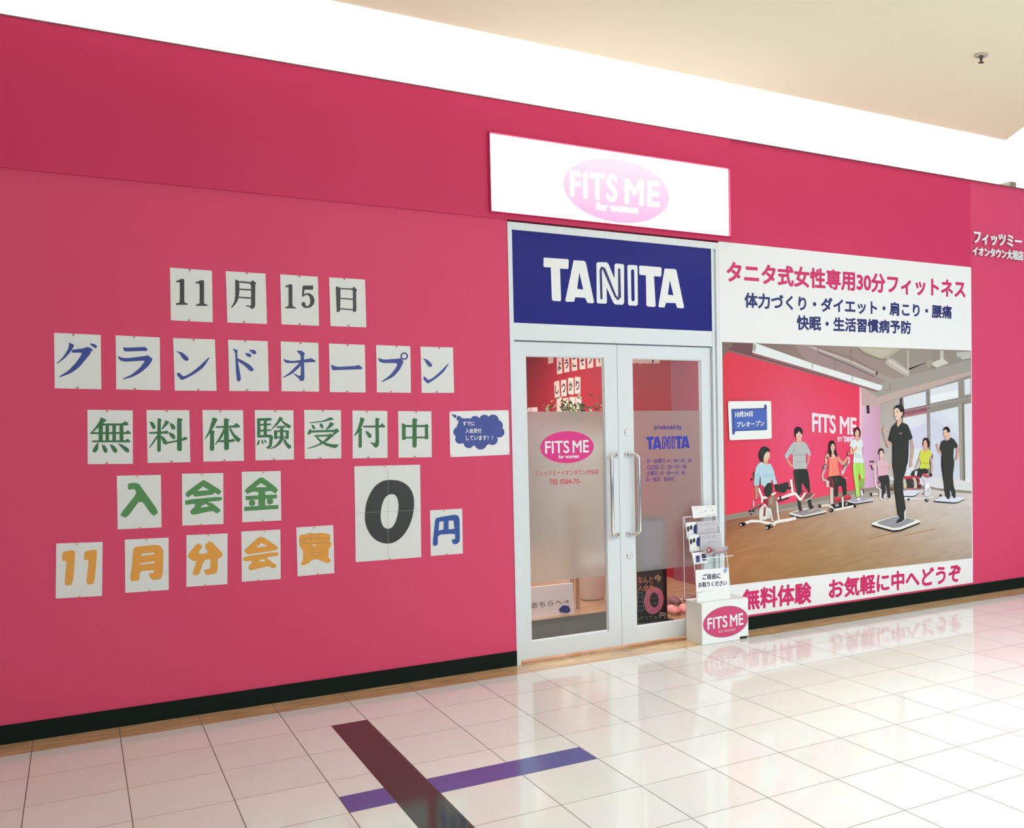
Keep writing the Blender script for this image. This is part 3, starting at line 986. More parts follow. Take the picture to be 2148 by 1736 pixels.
def oval_logo(parent, cx, cz, rx, rz, y, body, rim, words, white, bold):
    q_ = MB()
    q_.flat([ellipse(cx, cz, rx * 1.03, rz * 1.045)], y + 0.0002)
    if rim is not None:
        q_.build('oval_rim', rim, parent)
    q_ = MB()
    q_.flat([ellipse(cx, cz, rx, rz)], y)
    o = q_.build('logo_oval', body, parent)
    q_ = MB()
    for w_, (a, b, c, d) in words:
        letter(q_, w_, [(cx + a * rx, cz + d * rz), (cx + b * rx, cz + d * rz), (cx + b * rx, cz + c * rz), (cx + a * rx, cz + c * rz)], y - 0.0004, bold if len(w_) < 5 else bold * 0.45)
    q_.build('lettering', white, parent)
    return o


LOGO = [('FITS', (-0.82, 0.06, -0.36, 0.40)), ('ME', (0.20, 0.80, -0.36, 0.40)), ('for women', (-0.34, 0.42, -0.70, -0.46))]
LY = 0.030


def leaf(n, x0, x1, gx0, gx1):
    t = thing('door_%d' % n, ((x0 + x1) / 2, 0.05, 0), kind='structure')
    gz0, gz1, z0, z1 = 0.139, 2.117, 0.022, 2.211
    q_ = MB()
    for a, b, c, d in ((x0, gx0, z0, z1), (gx1, x1, z0, z1), (gx0, gx1, z0, gz0), (gx0, gx1, gz1, z1)):
        q_.box(a, b, LY, LY + 0.036, c, d)
    q_.build('leaf_frame', alu_white, t, bevel=0.0015)
    q_ = MB()
    b_ = 0.007
    for a, b, c, d in ((gx0, gx0 + b_, gz0 + b_, gz1 - b_), (gx1 - b_, gx1, gz0 + b_, gz1 - b_), (gx0, gx1, gz0, gz0 + b_), (gx0, gx1, gz1 - b_, gz1)):
        q_.box(a, b, LY + 0.010, LY + 0.030, c, d)
    q_.build('glazing_bead', alu_white, t)
    q_ = MB(); q_.box(gx0, gx1, LY + 0.018, LY + 0.024, gz0, gz1)
    q_.build('glass_pane', glass, t)
    q_ = MB()
    q_.face([(gx0 + b_, LY + 0.0165, 0.545), (gx1 - b_, LY + 0.0165, 0.545), (gx1 - b_, LY + 0.0165, 1.732), (gx0 + b_, LY + 0.0165, 1.732)])
    q_.face([(gx0 + b_, LY + 0.0172, 0.545), (gx0 + b_, LY + 0.0172, 1.732), (gx1 - b_, LY + 0.0172, 1.732), (gx1 - b_, LY + 0.0172, 0.545)])
    q_.build('frosted_film', film, t)
    return t


def handle(parent, xm, xb):
    q_ = MB()
    zt, zb = 1.414, 0.832
    P = [(xm, LY, zt)]
    for k in range(7):
        a = k / 6 * HP
        P.append((xb + (xm - xb) * 0.45 * (1 - math.sin(a)), LY - 0.055 + 0.02 * (1 - math.sin(a)), zt - 0.035 * (1 - math.cos(a))))
    for k in range(6, -1, -1):
        a = k / 6 * HP
        P.append((xb + (xm - xb) * 0.45 * (1 - math.sin(a)), LY - 0.055 + 0.02 * (1 - math.sin(a)), zb + 0.035 * (1 - math.cos(a))))
    P.append((xm, LY, zb))
    q_.tube(P, 0.0125, 14)
    h = q_.build('pull_handle', chrome, parent, smooth=True)
    q_ = MB()
    for z in (zt, zb):
        q_.tube([(xm, LY + 0.001, z), (xm, LY - 0.008, z), (xm, LY - 0.010, z)], [0.019, 0.019, 0.016], 16)
    q_.build('handle_mount', steel, h, smooth=False)


d1 = leaf(1, 2.7215, 3.5035, 2.812, 3.402)
handle(d1, 3.489, 3.420)
d2 = leaf(2, 3.5065, 4.2995, 3.628, 4.214)
handle(d2, 3.571, 3.640)
for z in (1.576, 0.673):
    q = MB()
    q.tube([(3.577, LY + 0.001, z), (3.577, LY - 0.006, z), (3.577, LY - 0.008, z)], [0.0225, 0.0225, 0.019], 20)
    lk = q.build('lock_cylinder', steel, d2)
    q = MB(); q.box(3.574, 3.580, LY - 0.0095, LY - 0.0075, z - 0.010, z + 0.010)
    q.build('keyway', seal, lk)
YL = LY + 0.0150
ov0, ov1 = U(1060 + 182 / 2.48, 937, YL)[0], U(1060 + 460 / 2.48, 937, YL)[0]
oz0, oz1 = U(1189, 700 + 672 / 2.48, YL)[1], U(1189, 700 + 506 / 2.48, YL)[1]
oval_logo(d1, (ov0 + ov1) / 2, (oz0 + oz1) / 2, (ov1 - ov0) / 2, (oz1 - oz0) / 2, YL, magenta, None, LOGO, white_ink, 0.0018)
q = MB()
letter(q, 'フィッツミーイオンタウン大垣店', quad('dr', '155,712 485,705 485,730 155,738', YL), YL, 0.0006)
letter(q, 'TEL 0584-75-', quad('dr', '228,757 392,754 392,778 228,782', YL), YL, 0.0012)
q.build('shop_lettering', mat('faded_pink_ink', (0.60, 0.07, 0.11, 1), 0.6), d1)
q = MB()
letter(q, 'produced by', quad('dr', '775,474 918,473 918,503 775,503', YL), YL, 0.0010)
q.build('upper_lettering', violet_ink, d2)
q = MB()
a0, b0, b1 = W('dr', '735,602 735,535 958,535', YL)
small_logo(q, (a0[0], b1[0], a0[1], b0[1]), YL)
q.build('brand_lettering', mat('blue_violet_ink', (0.020, 0.022, 0.42, 1), 0.5), d2)
q = MB()
for s, b in (('月～金曜日 10：00～20：00', '735,650 968,646 968,668 735,673'), ('CLOSE 12：30～14：00', '738,683 942,680 942,700 738,705'),
             ('土曜日 10：00～14：00', '735,713 935,710 935,732 735,737'), ('日・祝日　定休日', '735,746 875,743 875,764 735,768')):
    letter(q, s, quad('dr', b, YL), YL, 0.0004)
q.build('opening_hours', violet_ink, d2)

# ------------------------------------------------------------------ the shop interior seen through the glass
shop_red = mat('shop_red_wall', (0.32, 0.008, 0.022, 1), 0.6, 0.3, noise=0.05, nscale=60)
XW, YR = 5.40, 6.90
mb = MB(); mb.box(1.2, XW + 0.1, 0.14, YR + 0.1, -0.06, 0.0)
mb.build('floor_shop', shop_wood, kind='structure')
mb = MB()
mb.box(XW, XW + 0.1, 2.55, YR, 0, 2.9)
mb.box(1.2, XW + 0.1, YR, YR + 0.1, 0, 2.9)
mb.box(1.1, 1.2, 0.12, YR + 0.1, 0, 2.9)
mb.build('wall_shop', shop_red, kind='structure')
mb = MB(); mb.box(1.2, XW + 0.1, 0.12, YR + 0.1, 2.86, 2.96)
mb.build('ceiling_shop', white_paint, kind='structure')
mb = MB(); mb.box(XW - 0.04, XW + 0.1, 0.12, 2.55, 0, 2.86)
mb.build('wall_pier', mat('mauve_wall', (0.26, 0.06, 0.10, 1), 0.6), kind='structure')

mb = MB(); mb.box(XW - 0.012, XW, 3.7, YR, 0, 1.60)
mb.build('wall_dado', mat('pale_dado', (0.42, 0.44, 0.41, 1), 0.6), kind='structure')

q = MB(); q.box(2.75, 4.31, 0.15, 1.36, 0.0, 0.008)
tag(q.build('door_mat', mat('charcoal_carpet', (0.075, 0.085, 0.08, 1), 0.9, 0.1, noise=0.4, nscale=300, bump=0.4)), 'charcoal entrance mat on the floor just behind the glass doors', 'mat')


def UX(u, v, x=XW):
    """photo pixel -> (y, z) on the partition that runs back from the door"""
    d = ray(u, v)
    t = (x - CAM.x) / d.x
    return (CAM.y + d.y * t, CAM.z + d.z * t)


inner = [('よ', 283, 166, 5), ('う', 320, 156, 4), ('こ', 360, 148, 3), ('そ', 402, 140, 1), ('フ', 443, 132, 0), ('ィ', 488, 124, -3),
         ('し', 270, 288, 10), ('っ', 305, 282, 3), ('か', 342, 272, -3), ('り', 377, 268, -9),
         (None, 236, 112, 8), (None, 676, 104, 2), (None, 714, 105, 1), (None, 752, 104, 0), (None, 785, 103, -2), (None, 282, 372, 4), (None, 316, 376, 2), (None, 350, 371, -2), (None, 382, 371, -4)]
names = {'よ': 'first', 'う': 'second', 'こ': 'third', 'そ': 'fourth', 'フ': 'fifth', 'ィ': 'sixth'}
blanks = ['pale sheet just left of and above the kana よ inside the shop', 'pale sheet edge at the top of the right door glass, first of four', 'pale sheet edge at the top of the right door glass, second of four',
          'pale sheet edge at the top of the right door glass, third of four', 'pale sheet edge at the top of the right door glass, last of four',
          'pale sheet half hidden by leaves inside the shop, first of four in the lowest row', 'pale sheet half hidden by leaves inside the shop, second of four in the lowest row', 'pale sheet half hidden by leaves inside the shop, third of four in the lowest row', 'pale sheet half hidden by leaves inside the shop, last of four in the lowest row']
shop_paper = mat('shop_paper', (0.60, 0.50, 0.46, 1), 0.6)


def on_partition(o):
    """parts drawn on the plane facing the corridor, turned to face left on the partition"""
    return o


for ch, cx, cy, ang in inner:
    u, v = 1060 + cx / 2.48, 700 + cy / 2.48
    yy, zz = UX(u, v)
    if ch in names:
        lab, grp = 'pale sheet with black kana %s, %s of the upper row on the red shop wall' % (ch, names[ch]), 'kana sheets of the upper row inside the shop'
    elif ch:
        lab, grp = 'pale sheet with black kana %s, %s of the short lower row inside the shop' % (ch, dict(zip('しっかり', ('first', 'second', 'third', 'last')))[ch]), 'kana sheets of the lower row inside the shop'
    else:
        lab, grp = blanks.pop(0), None
    t = thing('kana_sheet', (0, 0, 0), lab, 'sheet', grp)
    a = math.radians(ang) * 0.5
    sheet_mesh('sheet', 0, 0, 0.17, 0.208, a, shop_paper, t, bow=0, y=-0.002)
    if ch:
        q = MB()
        c, s_ = math.cos(a), math.sin(a)
        R = lambda p, r: (p * c - r * s_, p * s_ + r * c)
        w_, h_ = 0.17, 0.208
        letter(q, ch, [R(-w_ * .30, h_ * .26), R(w_ * .30, h_ * .26), R(w_ * .30, -h_ * .26), R(-w_ * .30, -h_ * .26)], -0.0035, 0.004)
        q.build('character', black_ink, t)
    t.location = (XW - 0.001, yy, zz)
    t.rotation_euler = (0, 0, -HP)
t = thing('wall_lettering', (0, 0, 0), 'white raised letters far back on the red shop wall behind the left door', 'lettering')
q = MB()
letter(q, 'FITS ME', [(-1.55, 0.17), (0.0, 0.17), (0.0, -0.17), (-1.55, -0.17)], -0.016, 0.012, thick=0.012)
q.build('letters', white_ink, t)
yy, zz = UX(1128, 858)
t.location = (XW - 0.001, yy, zz - 0.15)
t.rotation_euler = (0, 0, -HP)

# potted tree
t = thing('potted_tree', (4.20, 2.05, 0), 'leafy indoor tree in a white pot behind the left glass door', 'plant')
q = MB(); q.lathe([(0.0, 0.0), (0.105, 0.0), (0.118, 0.02), (0.150, 0.34), (0.158, 0.36), (0.150, 0.375), (0.138, 0.36), (0.135, 0.33), (0, 0.33)], 4.20, 2.05, 28)
pot = q.build('pot', card_white, t, smooth=True)
q = MB(); q.tube([(4.20, 2.05, 0.32), (4.18, 2.04, 0.8), (4.14, 2.06, 1.25), (4.10, 2.05, 1.6)], [0.02, 0.017, 0.014, 0.010], 8)
q.build('trunk', wood_plain, t, smooth=True)
q = MB()
for k in range(230):
    cx, cy, cz = rnd.choice(((3.90, 2.0, 1.76), (4.02, 2.02, 1.79), (4.10, 2.04, 1.75), (3.98, 2.06, 1.72), (4.36, 2.02, 1.80), (4.25, 2.05, 1.66)))
    p = Vector((cx + rnd.gauss(0, 0.07), cy + rnd.gauss(0, 0.06), cz + rnd.gauss(0, 0.05)))
    d = Vector((rnd.uniform(-1, 1), rnd.uniform(-1, 0.4), rnd.uniform(-0.9, 0.5))).normalized()
    sd = d.cross(Vector((0, 0.4, 1))).normalized()
    L = rnd.uniform(0.05, 0.085)
    up = d.cross(sd) * 0.008
    q.face([p, p + d * L * 0.45 + sd * L * 0.24 + up, p + d * L, p + d * L * 0.45 - sd * L * 0.24 + up], rnd.choice((0, 0, 1)))
q.build('foliage', [mat('leaf_green', (0.10, 0.17, 0.06, 1), 0.5), mat('leaf_pale', (0.34, 0.40, 0.24, 1), 0.5)], t)

# direction board on a small wooden stand
t = thing('direction_board', (3.5, 1.5, 0), 'low white board with handwriting and an arrow behind the left door', 'board')
q = MB(); q.prism([(1.49, 0.0), (1.505, 0.0), (1.525, 0.262), (1.510, 0.262)], 'x', 3.12, 3.775)
q.build('board', paper_white, t)
q = MB()
YA = 1.4885
letter(q, 'あちらへ→', W('dr', '135,1398 332,1376 332,1402 135,1428', YA), YA, 0.0010)
q.build('handwriting', mat('grey_marker', (0.30, 0.27, 0.25, 1), 0.7), t)
q = MB(); outline(q, 'dr', '280,1430 300,1412 330,1415 340,1440 325,1452 300,1450 282,1445', YA)
q.build('blue_print', blue_ink, t)
t = thing('easel', (3.82, 1.62, 0), 'pale wooden easel legs standing behind the low white board', 'easel')
for a, b in ((3.80, 1.60), (3.875, 1.66)):
    q = MB(); q.box(a, a + 0.026, b, b + 0.03, 0, 0.92)
    q.build('leg', wood_plain, t)
q = MB(); q.box(3.80, 3.901, 1.585, 1.60, 0.44, 0.50)
q.build('rail', wood_plain, t)

# chalkboard
CX0, CX1, CYF = 4.005, 4.275, 0.74
t = thing('chalkboard_sign', (4.14, CYF, 0.008), 'black chalkboard with coloured chalk drawing of a pink zero', 'sign')
q = MB(); q.box(CX0 + 0.012, CX1 - 0.012, CYF, CYF + 0.012, 0.02, 0.86)
q.build('slate', mat('slate_black', (0.014, 0.016, 0.015, 1), 0.6, noise=0.3, nscale=20), t)
q = MB()
for a, b, c, d in ((CX0, CX0 + 0.012, 0.008, 0.872), (CX1 - 0.012, CX1, 0.008, 0.872), (CX0, CX1, 0.008, 0.02), (CX0, CX1, 0.86, 0.872)):
    q.box(a, b, CYF - 0.003, CYF + 0.015, c, d)
q.build('frame', mat('dark_frame', (0.03, 0.028, 0.025, 1), 0.5), t)
for a in (CX0 + 0.01, CX1 - 0.03):
    q = MB(); q.prism([(CYF + 0.015, 0.86), (CYF + 0.03, 0.86), (CYF + 0.23, 0.008), (CYF + 0.21, 0.008)], 'x', a, a + 0.02)
    q.build('rear_leg', MATS['dark_frame'], t)
q = MB(); q.box(CX0 + 0.02, CX1 - 0.02, CYF - 0.002, CYF, 0.46, 0.84)
q.build('blue_sheet', mat('pale_blue_sheet', (0.30, 0.38, 0.62, 1), 0.6), t)
YC = CYF - 0.0035


def chalk(name, col, items):
    q_ = MB()
    for k, it in enumerate(items):
        y = YC - k * 5e-5
        if it[0] == 't':
            letter(q_, it[1], W('dr', it[2], y), y, 0.0014)
        elif it[0] == 's':
            for L in stroke2(W('dr', it[1], y), it[2]):
                q_.flat([L], y)
        else:
            outline(q_, 'dr', it[1], y, rnd_=(2, 0.25))
    q_.build(name, mat(name, col, 0.8), t)


chalk('orange_chalk', (0.75, 0.32, 0.16, 1), [('t', 'なんと', '690,1262 768,1262 768,1296 690,1296'), ('t', '入会金', '690,1303 772,1303 772,1338 690,1338')])
chalk('yellow_chalk', (0.72, 0.62, 0.32, 1), [('t', '今', '774,1252 812,1252 812,1290 774,1290')])
chalk('pink_chalk', (0.80, 0.28, 0.45, 1), [('p', '770,1315 800,1320 820,1345 826,1385 815,1425 790,1452 760,1460 735,1445 722,1410 722,1370 735,1335 752,1320|772,1342 790,1352 800,1380 795,1410 778,1425 758,1415 750,1385 756,1355')])
chalk('white_chalk', (0.78, 0.78, 0.74, 1), [('t', '円', '803,1450 834,1450 834,1480 803,1480'), ('s', '760,1372 770,1376', 0.0025), ('s', '782,1372 790,1369', 0.0025), ('s', '768,1400 778,1404 786,1397', 0.0025)])
chalk('cyan_chalk', (0.20, 0.58, 0.68, 1), [('s', '%d,%d %d,%d' % (a, b, c, d), 0.003) for a, b, c, d in
      ((690, 1340, 686, 1440), (712, 1345, 722, 1440), (690, 1345, 712, 1347), (688, 1368, 715, 1370), (687, 1392, 718, 1394), (686, 1416, 720, 1418), (686, 1438, 722, 1440))])
chalk('green_chalk', (0.28, 0.62, 0.28, 1), [('s', s, 0.0032) for s in ('690,1475 700,1490 705,1470', '712,1468 714,1488', '708,1476 722,1472', '728,1470 734,1486 742,1468', '748,1470 764,1468', '756,1468 752,1486', '770,1472 790,1470 772,1486', '778,1470 794,1484')])


def slipper(x, y, rz, c, lab, grp, first):
    if first is not None:
        r = first.copy(); COL.objects.link(r)
        for ch in first.children:
            k = ch.copy(); COL.objects.link(k); k.parent = r
    else:
        r = thing('slipper', (0, 0, 0))
        prof = [(0.032, 0.0), (0.036, 0.06), (0.040, 0.13), (0.046, 0.19), (0.040, 0.235), (0.022, 0.258)]
        out_ = [(a, b) for a, b in prof] + [(-a, b) for a, b in reversed(prof)]
        q_ = MB(); q_.prism(out_, 'z', 0.0, 0.018)
        q_.build('sole', MATS[c + '_sole'] if c + '_sole' in MATS else mat(c + '_sole', (0.50, 0.36, 0.30, 1), 0.7), r, bevel=0.004)
        q_ = MB()
        n = 10
        rows = []
        for b, w, h in ((0.10, 0.040, 0.058), (0.14, 0.044, 0.062), (0.18, 0.048, 0.055), (0.22, 0.044, 0.042), (0.25, 0.030, 0.028), (0.262, 0.012, 0.016)):
            rows.append([(w * math.cos(math.pi * k / n), b, 0.014 + h * math.sin(math.pi * k / n)) for k in range(n + 1)])
        for i in range(len(rows) - 1):
            for k in range(n):
                q_.face([rows[i][k], rows[i][k + 1], rows[i + 1][k + 1], rows[i + 1][k]])
        o = q_.build('upper', MATS[c], r, smooth=True)
        sm = o.modifiers.new('thickness', 'SOLIDIFY'); sm.thickness = 0.005
    r.location = (x, y, 0.0)
    r.rotation_euler = (0, 0, rz)
    tag(r, lab, 'slipper', grp)
    return r


mat('slipper_pink', (0.78, 0.32, 0.32, 1), 0.6)
mat('slipper_mauve', (0.22, 0.09, 0.10, 1), 0.6)
f = None
for k, (x, y) in enumerate(((4.44, 1.10), (4.55, 1.07), (4.70, 1.09), (4.81, 1.06))):
    f2 = slipper(x, y, math.pi, 'slipper_pink', 'salmon pink slipper in the front row on the shop floor, right of the chalkboard', 'pink slippers', f)
    f = f or f2
f = None
for k, (x, y) in enumerate(((4.55, 1.46), (4.67, 1.48), (4.82, 1.46), (4.94, 1.48))):
    f2 = slipper(x, y, math.pi, 'slipper_mauve', 'dark mauve slipper in the back row behind the pink slippers', 'mauve slippers', f)
    f = f or f2

# ------------------------------------------------------------------ wall poster: white panel, headings and one large printed photograph
th = thing('wall_poster', (5.73, -0.002, 1.57), 'large white wall poster with pink headings and a printed fitness class photograph', 'poster')
PANEL = W('px', '1506.5,505.5 2035.5,561.5 2041,1222.5 1510,1304')
PX0, PX1, PZ0, PZ1 = 4.366, 7.096, 0.117, 3.024
q = MB(); q.box(PX0, PX1, -0.003, -0.0004, PZ0, PZ1)
q.build('panel', paper_white, th)
YQ = -0.0036
q = MB(); letter(q, 'タニタ式女性専用30分フィットネス', quad('pt', '84,158 1738,293 1738,415 84,300', YQ), YQ, 0.0062)
q.build('pink_heading', pink_ink, th)
q = MB()
letter(q, '体力づくり・ダイエット・肩こり・腰痛', quad('pt', '207,376 1644,470 1644,556 207,478', YQ), YQ, 0.0045)
letter(q, '快眠・生活習慣病予防', quad('pt', '570,536 1360,576 1360,662 570,632', YQ), YQ, 0.0045)
q.build('navy_heading', navy_ink, th)
q = MB()
letter(q, '無料体験', quad('mp', '203,1450 697,1392 697,1538 203,1595', YQ), YQ, 0.0065)
letter(q, 'お気軽に中へどうぞ', quad('mp', '832,1374 1786,1256 1786,1386 832,1512', YQ), YQ, 0.0062)
q.build('pink_footer', pink_ink, th)

PH_ = MB()
KP = 1.04
lay = [0]


def pc(r, g, b):
    return S(r, g, b, KP)


def yl():
    lay[0] += 1
    return -0.0034 - lay[0] * 3e-5


def P(crop, spec, rgb):
    y = yl()
    for s in spec.split('#'):
        outline(PH_, crop, s.strip(), y, 0, pc(*rgb), (1, 0.15) if crop[0] == 'm' and crop[1] in '12345678' else None)


def K(crop, spec, w, rgb):
    """a printed stroke of w crop pixels"""
    y = yl()
    x0, y0, k = CROP[crop]
    p = [tuple(float(t) for t in q_.split(',')) for q_ in spec.split()]
    for n_, L in enumerate(stroke2(p, w)):
        PH_.flat([[U(x0 + a / k, y0 + b / k, y) for a, b in L]], y + n_ * 2e-6, 0, pc(*rgb))
    y -= 1.5e-5
    for e in p[1:-1]:
        PH_.flat([[U(x0 + (e[0] + w * .47 * math.cos(t * .6283)) / k, y0 + (e[1] + w * .47 * math.sin(t * .6283)) / k, y) for t in range(10)]], y, 0, pc(*rgb))


def G(quad_, cols, nx, ny, jit=0.0, streak=0):
    """bilinear colour field over a pixel quad TL TR BR BL; cols[row][col]"""
    y = yl()
    TL, TR, BR, BL = quad_
    gy, gx = len(cols) - 1, len(cols[0]) - 1

    def at(a, b):
        i, j = min(int(b * gy), gy - 1), min(int(a * gx), gx - 1)
        fb, fa = b * gy - i, a * gx - j
        return tuple((cols[i][j][k] * (1 - fa) + cols[i][j + 1][k] * fa) * (1 - fb) + (cols[i + 1][j][k] * (1 - fa) + cols[i + 1][j + 1][k] * fa) * fb for k in range(3))

    def pt(a, b):
        u = (TL[0] * (1 - a) + TR[0] * a) * (1 - b) + (BL[0] * (1 - a) + BR[0] * a) * b
        v = (TL[1] * (1 - a) + TR[1] * a) * (1 - b) + (BL[1] * (1 - a) + BR[1] * a) * b
        x, z = U(u, v, y)
        return (x, y, z)
    grid = {}
    for j in range(ny + 1):
        for i in range(nx + 1):
            n = jit * rnd.uniform(-1, 1)
            c = at(i / nx, j / ny)
            grid[i, j] = pc(*[max(0, min(255, t + n)) for t in c])
    for j in range(ny):
        for i in range(nx):
            q4 = [(i, j + 1), (i + 1, j + 1), (i + 1, j), (i, j)]
            PH_.face([pt(a / nx, b / ny) for a, b in q4], 0, [grid[k] for k in q4])


# --- the printed room
G([(1515, 717), (2037, 735), (2039, 1170), (1520, 1228)],
  [[(128, 100, 98), (160, 140, 132), (150, 140, 132)], [(165, 150, 145), (172, 160, 152), (170, 162, 152)], [(170, 160, 150), (172, 162, 152), (172, 164, 155)]], 6, 6)
P('m0', '55,66 150,72 62,180', (120, 95, 85))
P('m0', '115,72 300,78 300,150 620,262 1160,420 620,270 115,128', (120, 80, 84))
P('m0', '640,92 720,92 1380,390 1180,430 790,300', (165, 140, 140))
P('m0', '1100,112 1750,128 1740,215 1440,320 1560,290', (160, 148, 138))
K('m0', '760,95 1090,190 1420,375', 14, (150, 118, 120))
P('m0', '700,90 770,95 1100,215 1310,310 1425,360 1430,385 1390,385 1290,335 1080,240 850,150', (172, 158, 152))
K('m0', '780,105 1100,225 1300,318', 12, (205, 194, 188))
K('m0', '830,150 1080,250 1280,345', 8, (118, 100, 96))
P('m0', '1295,300 1310,305 1305,335 1290,330', (80, 70, 66))
P('m0', '1390,190 1440,205 1565,300 1560,345 1530,335 1400,260 1370,235', (196, 186, 178))
K('m0', '1400,215 1550,315', 10, (225, 218, 212))
P('m0', '1140,105 1500,118 1380,200 1330,205 1200,155', (186, 174, 156))
P('m0', '1165,112 1450,122 1360,185 1320,188', (198, 188, 170))
K('m0', '1140,108 1200,155 1330,205 1385,200', 7, (120, 105, 92))
P('m0', '1545,130 1556,130 1560,310 1548,310', (200, 190, 182))
P('m0', '1090,110 1096,110 1098,225 1092,225#825,98 831,98 832,160 826,160#965,200 970,200 972,285 966,285', (130, 115, 110))
P('m0', '1185,440 1440,365 2057,210 2057,345 1500,505 1320,565 1195,575', (168, 160, 152))
P('m0', '1195,545 1500,450 2057,300 2057,345 1500,505 1320,565 1195,578', (196, 172, 166))
P('m0', '1725,240 1830,195 1880,235 1780,272', (214, 209, 198))
P('m0', '1725,240 1780,272 1780,282 1722,250', (120, 112, 100))
P('m0', '1812,135 1838,135 1838,205 1812,205', (205, 200, 190))
P('m0', '1690,225 1740,195 1750,245 1715,285', (170, 158, 145))
P('m0', '1940,150 2057,140 2057,205 1990,225 1950,190', (196, 192, 188))
K('m0', '1960,185 1990,215 2057,200', 9, (130, 122, 118))
# pink wall with its own lighting in the photograph
G([(1516, 734), (1803.5, 811), (1803.5, 1027), (1521.8, 1081)],
  [[(226, 56, 74), (230, 70, 96), (236, 58, 88)], [(228, 58, 78), (234, 84, 124), (240, 62, 98)], [(232, 54, 84), (236, 78, 120), (238, 64, 104)], [(236, 54, 82), (240, 70, 106), (238, 70, 98)]], 8, 8)
P('px', '1515,717 1530,732.5 1520,742 1516.5,752 1515.5,748', (122, 100, 92))
P('m0', '62,66 150,72 115,128 66,182', (128, 108, 98))
P('m0', '100,122 118,126 620,272 1160,428 1162,415 620,258 300,160 118,112', (128, 72, 80))
P('px', '1803,811 1808,811 1809,1026 1803,1028', (240, 200, 212))
G([(1807.5, 845), (1846, 846), (1846, 1021), (1808, 1027)], [[(228, 190, 210), (206, 160, 180)], [(224, 172, 214), (214, 164, 196)], [(222, 170, 210), (210, 160, 190)]], 4, 6)
P('px', '1806,812 1812,814 1846,838 1846,852 1808,850', (200, 170, 170))
G([(1846, 848), (1888, 833), (1890, 1012), (1846, 1021)], [[(178, 166, 160), (186, 176, 170)], [(196, 186, 184), (192, 184, 182)], [(205, 192, 188), (196, 186, 182)]], 2, 4)
P('mp', '1100,105 1122,103 1127,160 1105,165', (32, 26, 26))
P('mp', '1108,118 1118,117 1121,150 1110,152', (70, 62, 62))
# windows
P('px', '1887,836 2037,786 2039,1036 1890,1018', (150, 144, 136))
P('px', '1887,836 1892,834 1896,1018 1890,1018', (48, 46, 60))
P('mp', '1360,135 1545,100 1545,155 1368,190', (150, 92, 108))
P('mp', '1368,178 1545,145 1545,158 1368,192', (182, 120, 130))
for s in ('m0|1515,510 1695,462 1698,572 1522,608', 'm0|1730,445 1955,384 1958,512 1732,560', 'm0|2005,370 2056,356 2057,482 2008,492',
          'mp|1368,195 1540,162 1550,704 1378,706', 'mp|1565,160 1770,112 1785,715 1574,702', 'mp|1814,97 1866,86 1868,727 1824,722'):
    c, s = s.split('|')
    P(c, s, (226, 230, 238))
P('mp', '1566,170 1770,330 1783,640 1572,640', (214, 217, 234))
P('mp', '1566,160 1640,150 1768,250 1770,330', (222, 225, 238))
P('mp', '1372,300 1535,230 1540,420 1376,420', (216, 214, 236))
P('mp', '1572,640 1783,640 1785,715 1574,702', (238, 241, 244))
P('mp', '1822,640 1867,640 1868,727 1824,722', (238, 241, 244))
P('m0', '1730,500 1956,450 1958,512 1732,560', (240, 243, 246))
K('mp', '1785,90 1795,720', 14, (172, 166, 156))
K('mp', '1805,85 1817,730', 8, (118, 110, 100))
K('mp', '1548,0 1556,130', 9, (120, 118, 122))
K('mp', '1553,150 1562,560', 13, (158, 148, 152))
K('mp', '1360,150 1700,80 1866,48', 6, (172, 166, 160))
# floor
P('px', '1521.6,1080.5 1808,1024.5 1846,1020 1890,1012 2039,1030 2039,1038 1846,1027 1808,1032 1522.5,1093', (150, 138, 122))
G([(1522.5, 1091), (2039, 1010), (2039, 1170), (1520, 1228)],
  [[(150, 90, 62), (178, 140, 118), (214, 200, 192), (222, 216, 214)], [(172, 112, 72), (176, 138, 104), (196, 176, 158), (212, 204, 200)],
   [(176, 116, 72), (172, 132, 88), (182, 152, 122), (202, 190, 180)], [(170, 112, 68), (166, 126, 80), (174, 142, 108), (184, 166, 150)]], 26, 18, 5)
P('px', '1521.6,1080.5 1808,1024.5 1846,1020 1846,1025 1808,1030 1522.5,1092', (150, 136, 122))
P('px', '1846,1000 1890,1012 2039,1032 2039,1012 1990,1000', (224, 224, 226))
P('mp', '1574,702 1868,727 1868,745 1700,735 1574,715', (150, 142, 132))
for k in range(16):
    a = rnd.uniform(1530, 1960); b = rnd.uniform(1098, 1200)
    if b > 1224 - (a - 1520) * 0.112 - 6:
        continue
    L = rnd.uniform(25, 70)
    K('px', '%f,%f %f,%f' % (a, b, a + L, b - L * 0.22), rnd.uniform(0.8, 2.0), rnd.choice(((170, 124, 84), (178, 132, 92), (168, 122, 80))))
# lamp
P('m0', '300,150 780,290 1310,455 1302,468 770,308 305,168', (150, 104, 110))
P('m0', '310,75 330,76 790,240 1345,415 1345,445 1310,455 780,290 300,150', (236, 240, 240))
P('m0', '300,120 318,78 330,90 322,150', (170, 168, 164))
P('m0', '780,236 792,240 786,282 774,278#1100,335 1112,340 1108,380 1096,376', (196, 200, 198))
K('m0', '1345,435 1380,455 1410,450 1408,395', 6, (160, 140, 136))
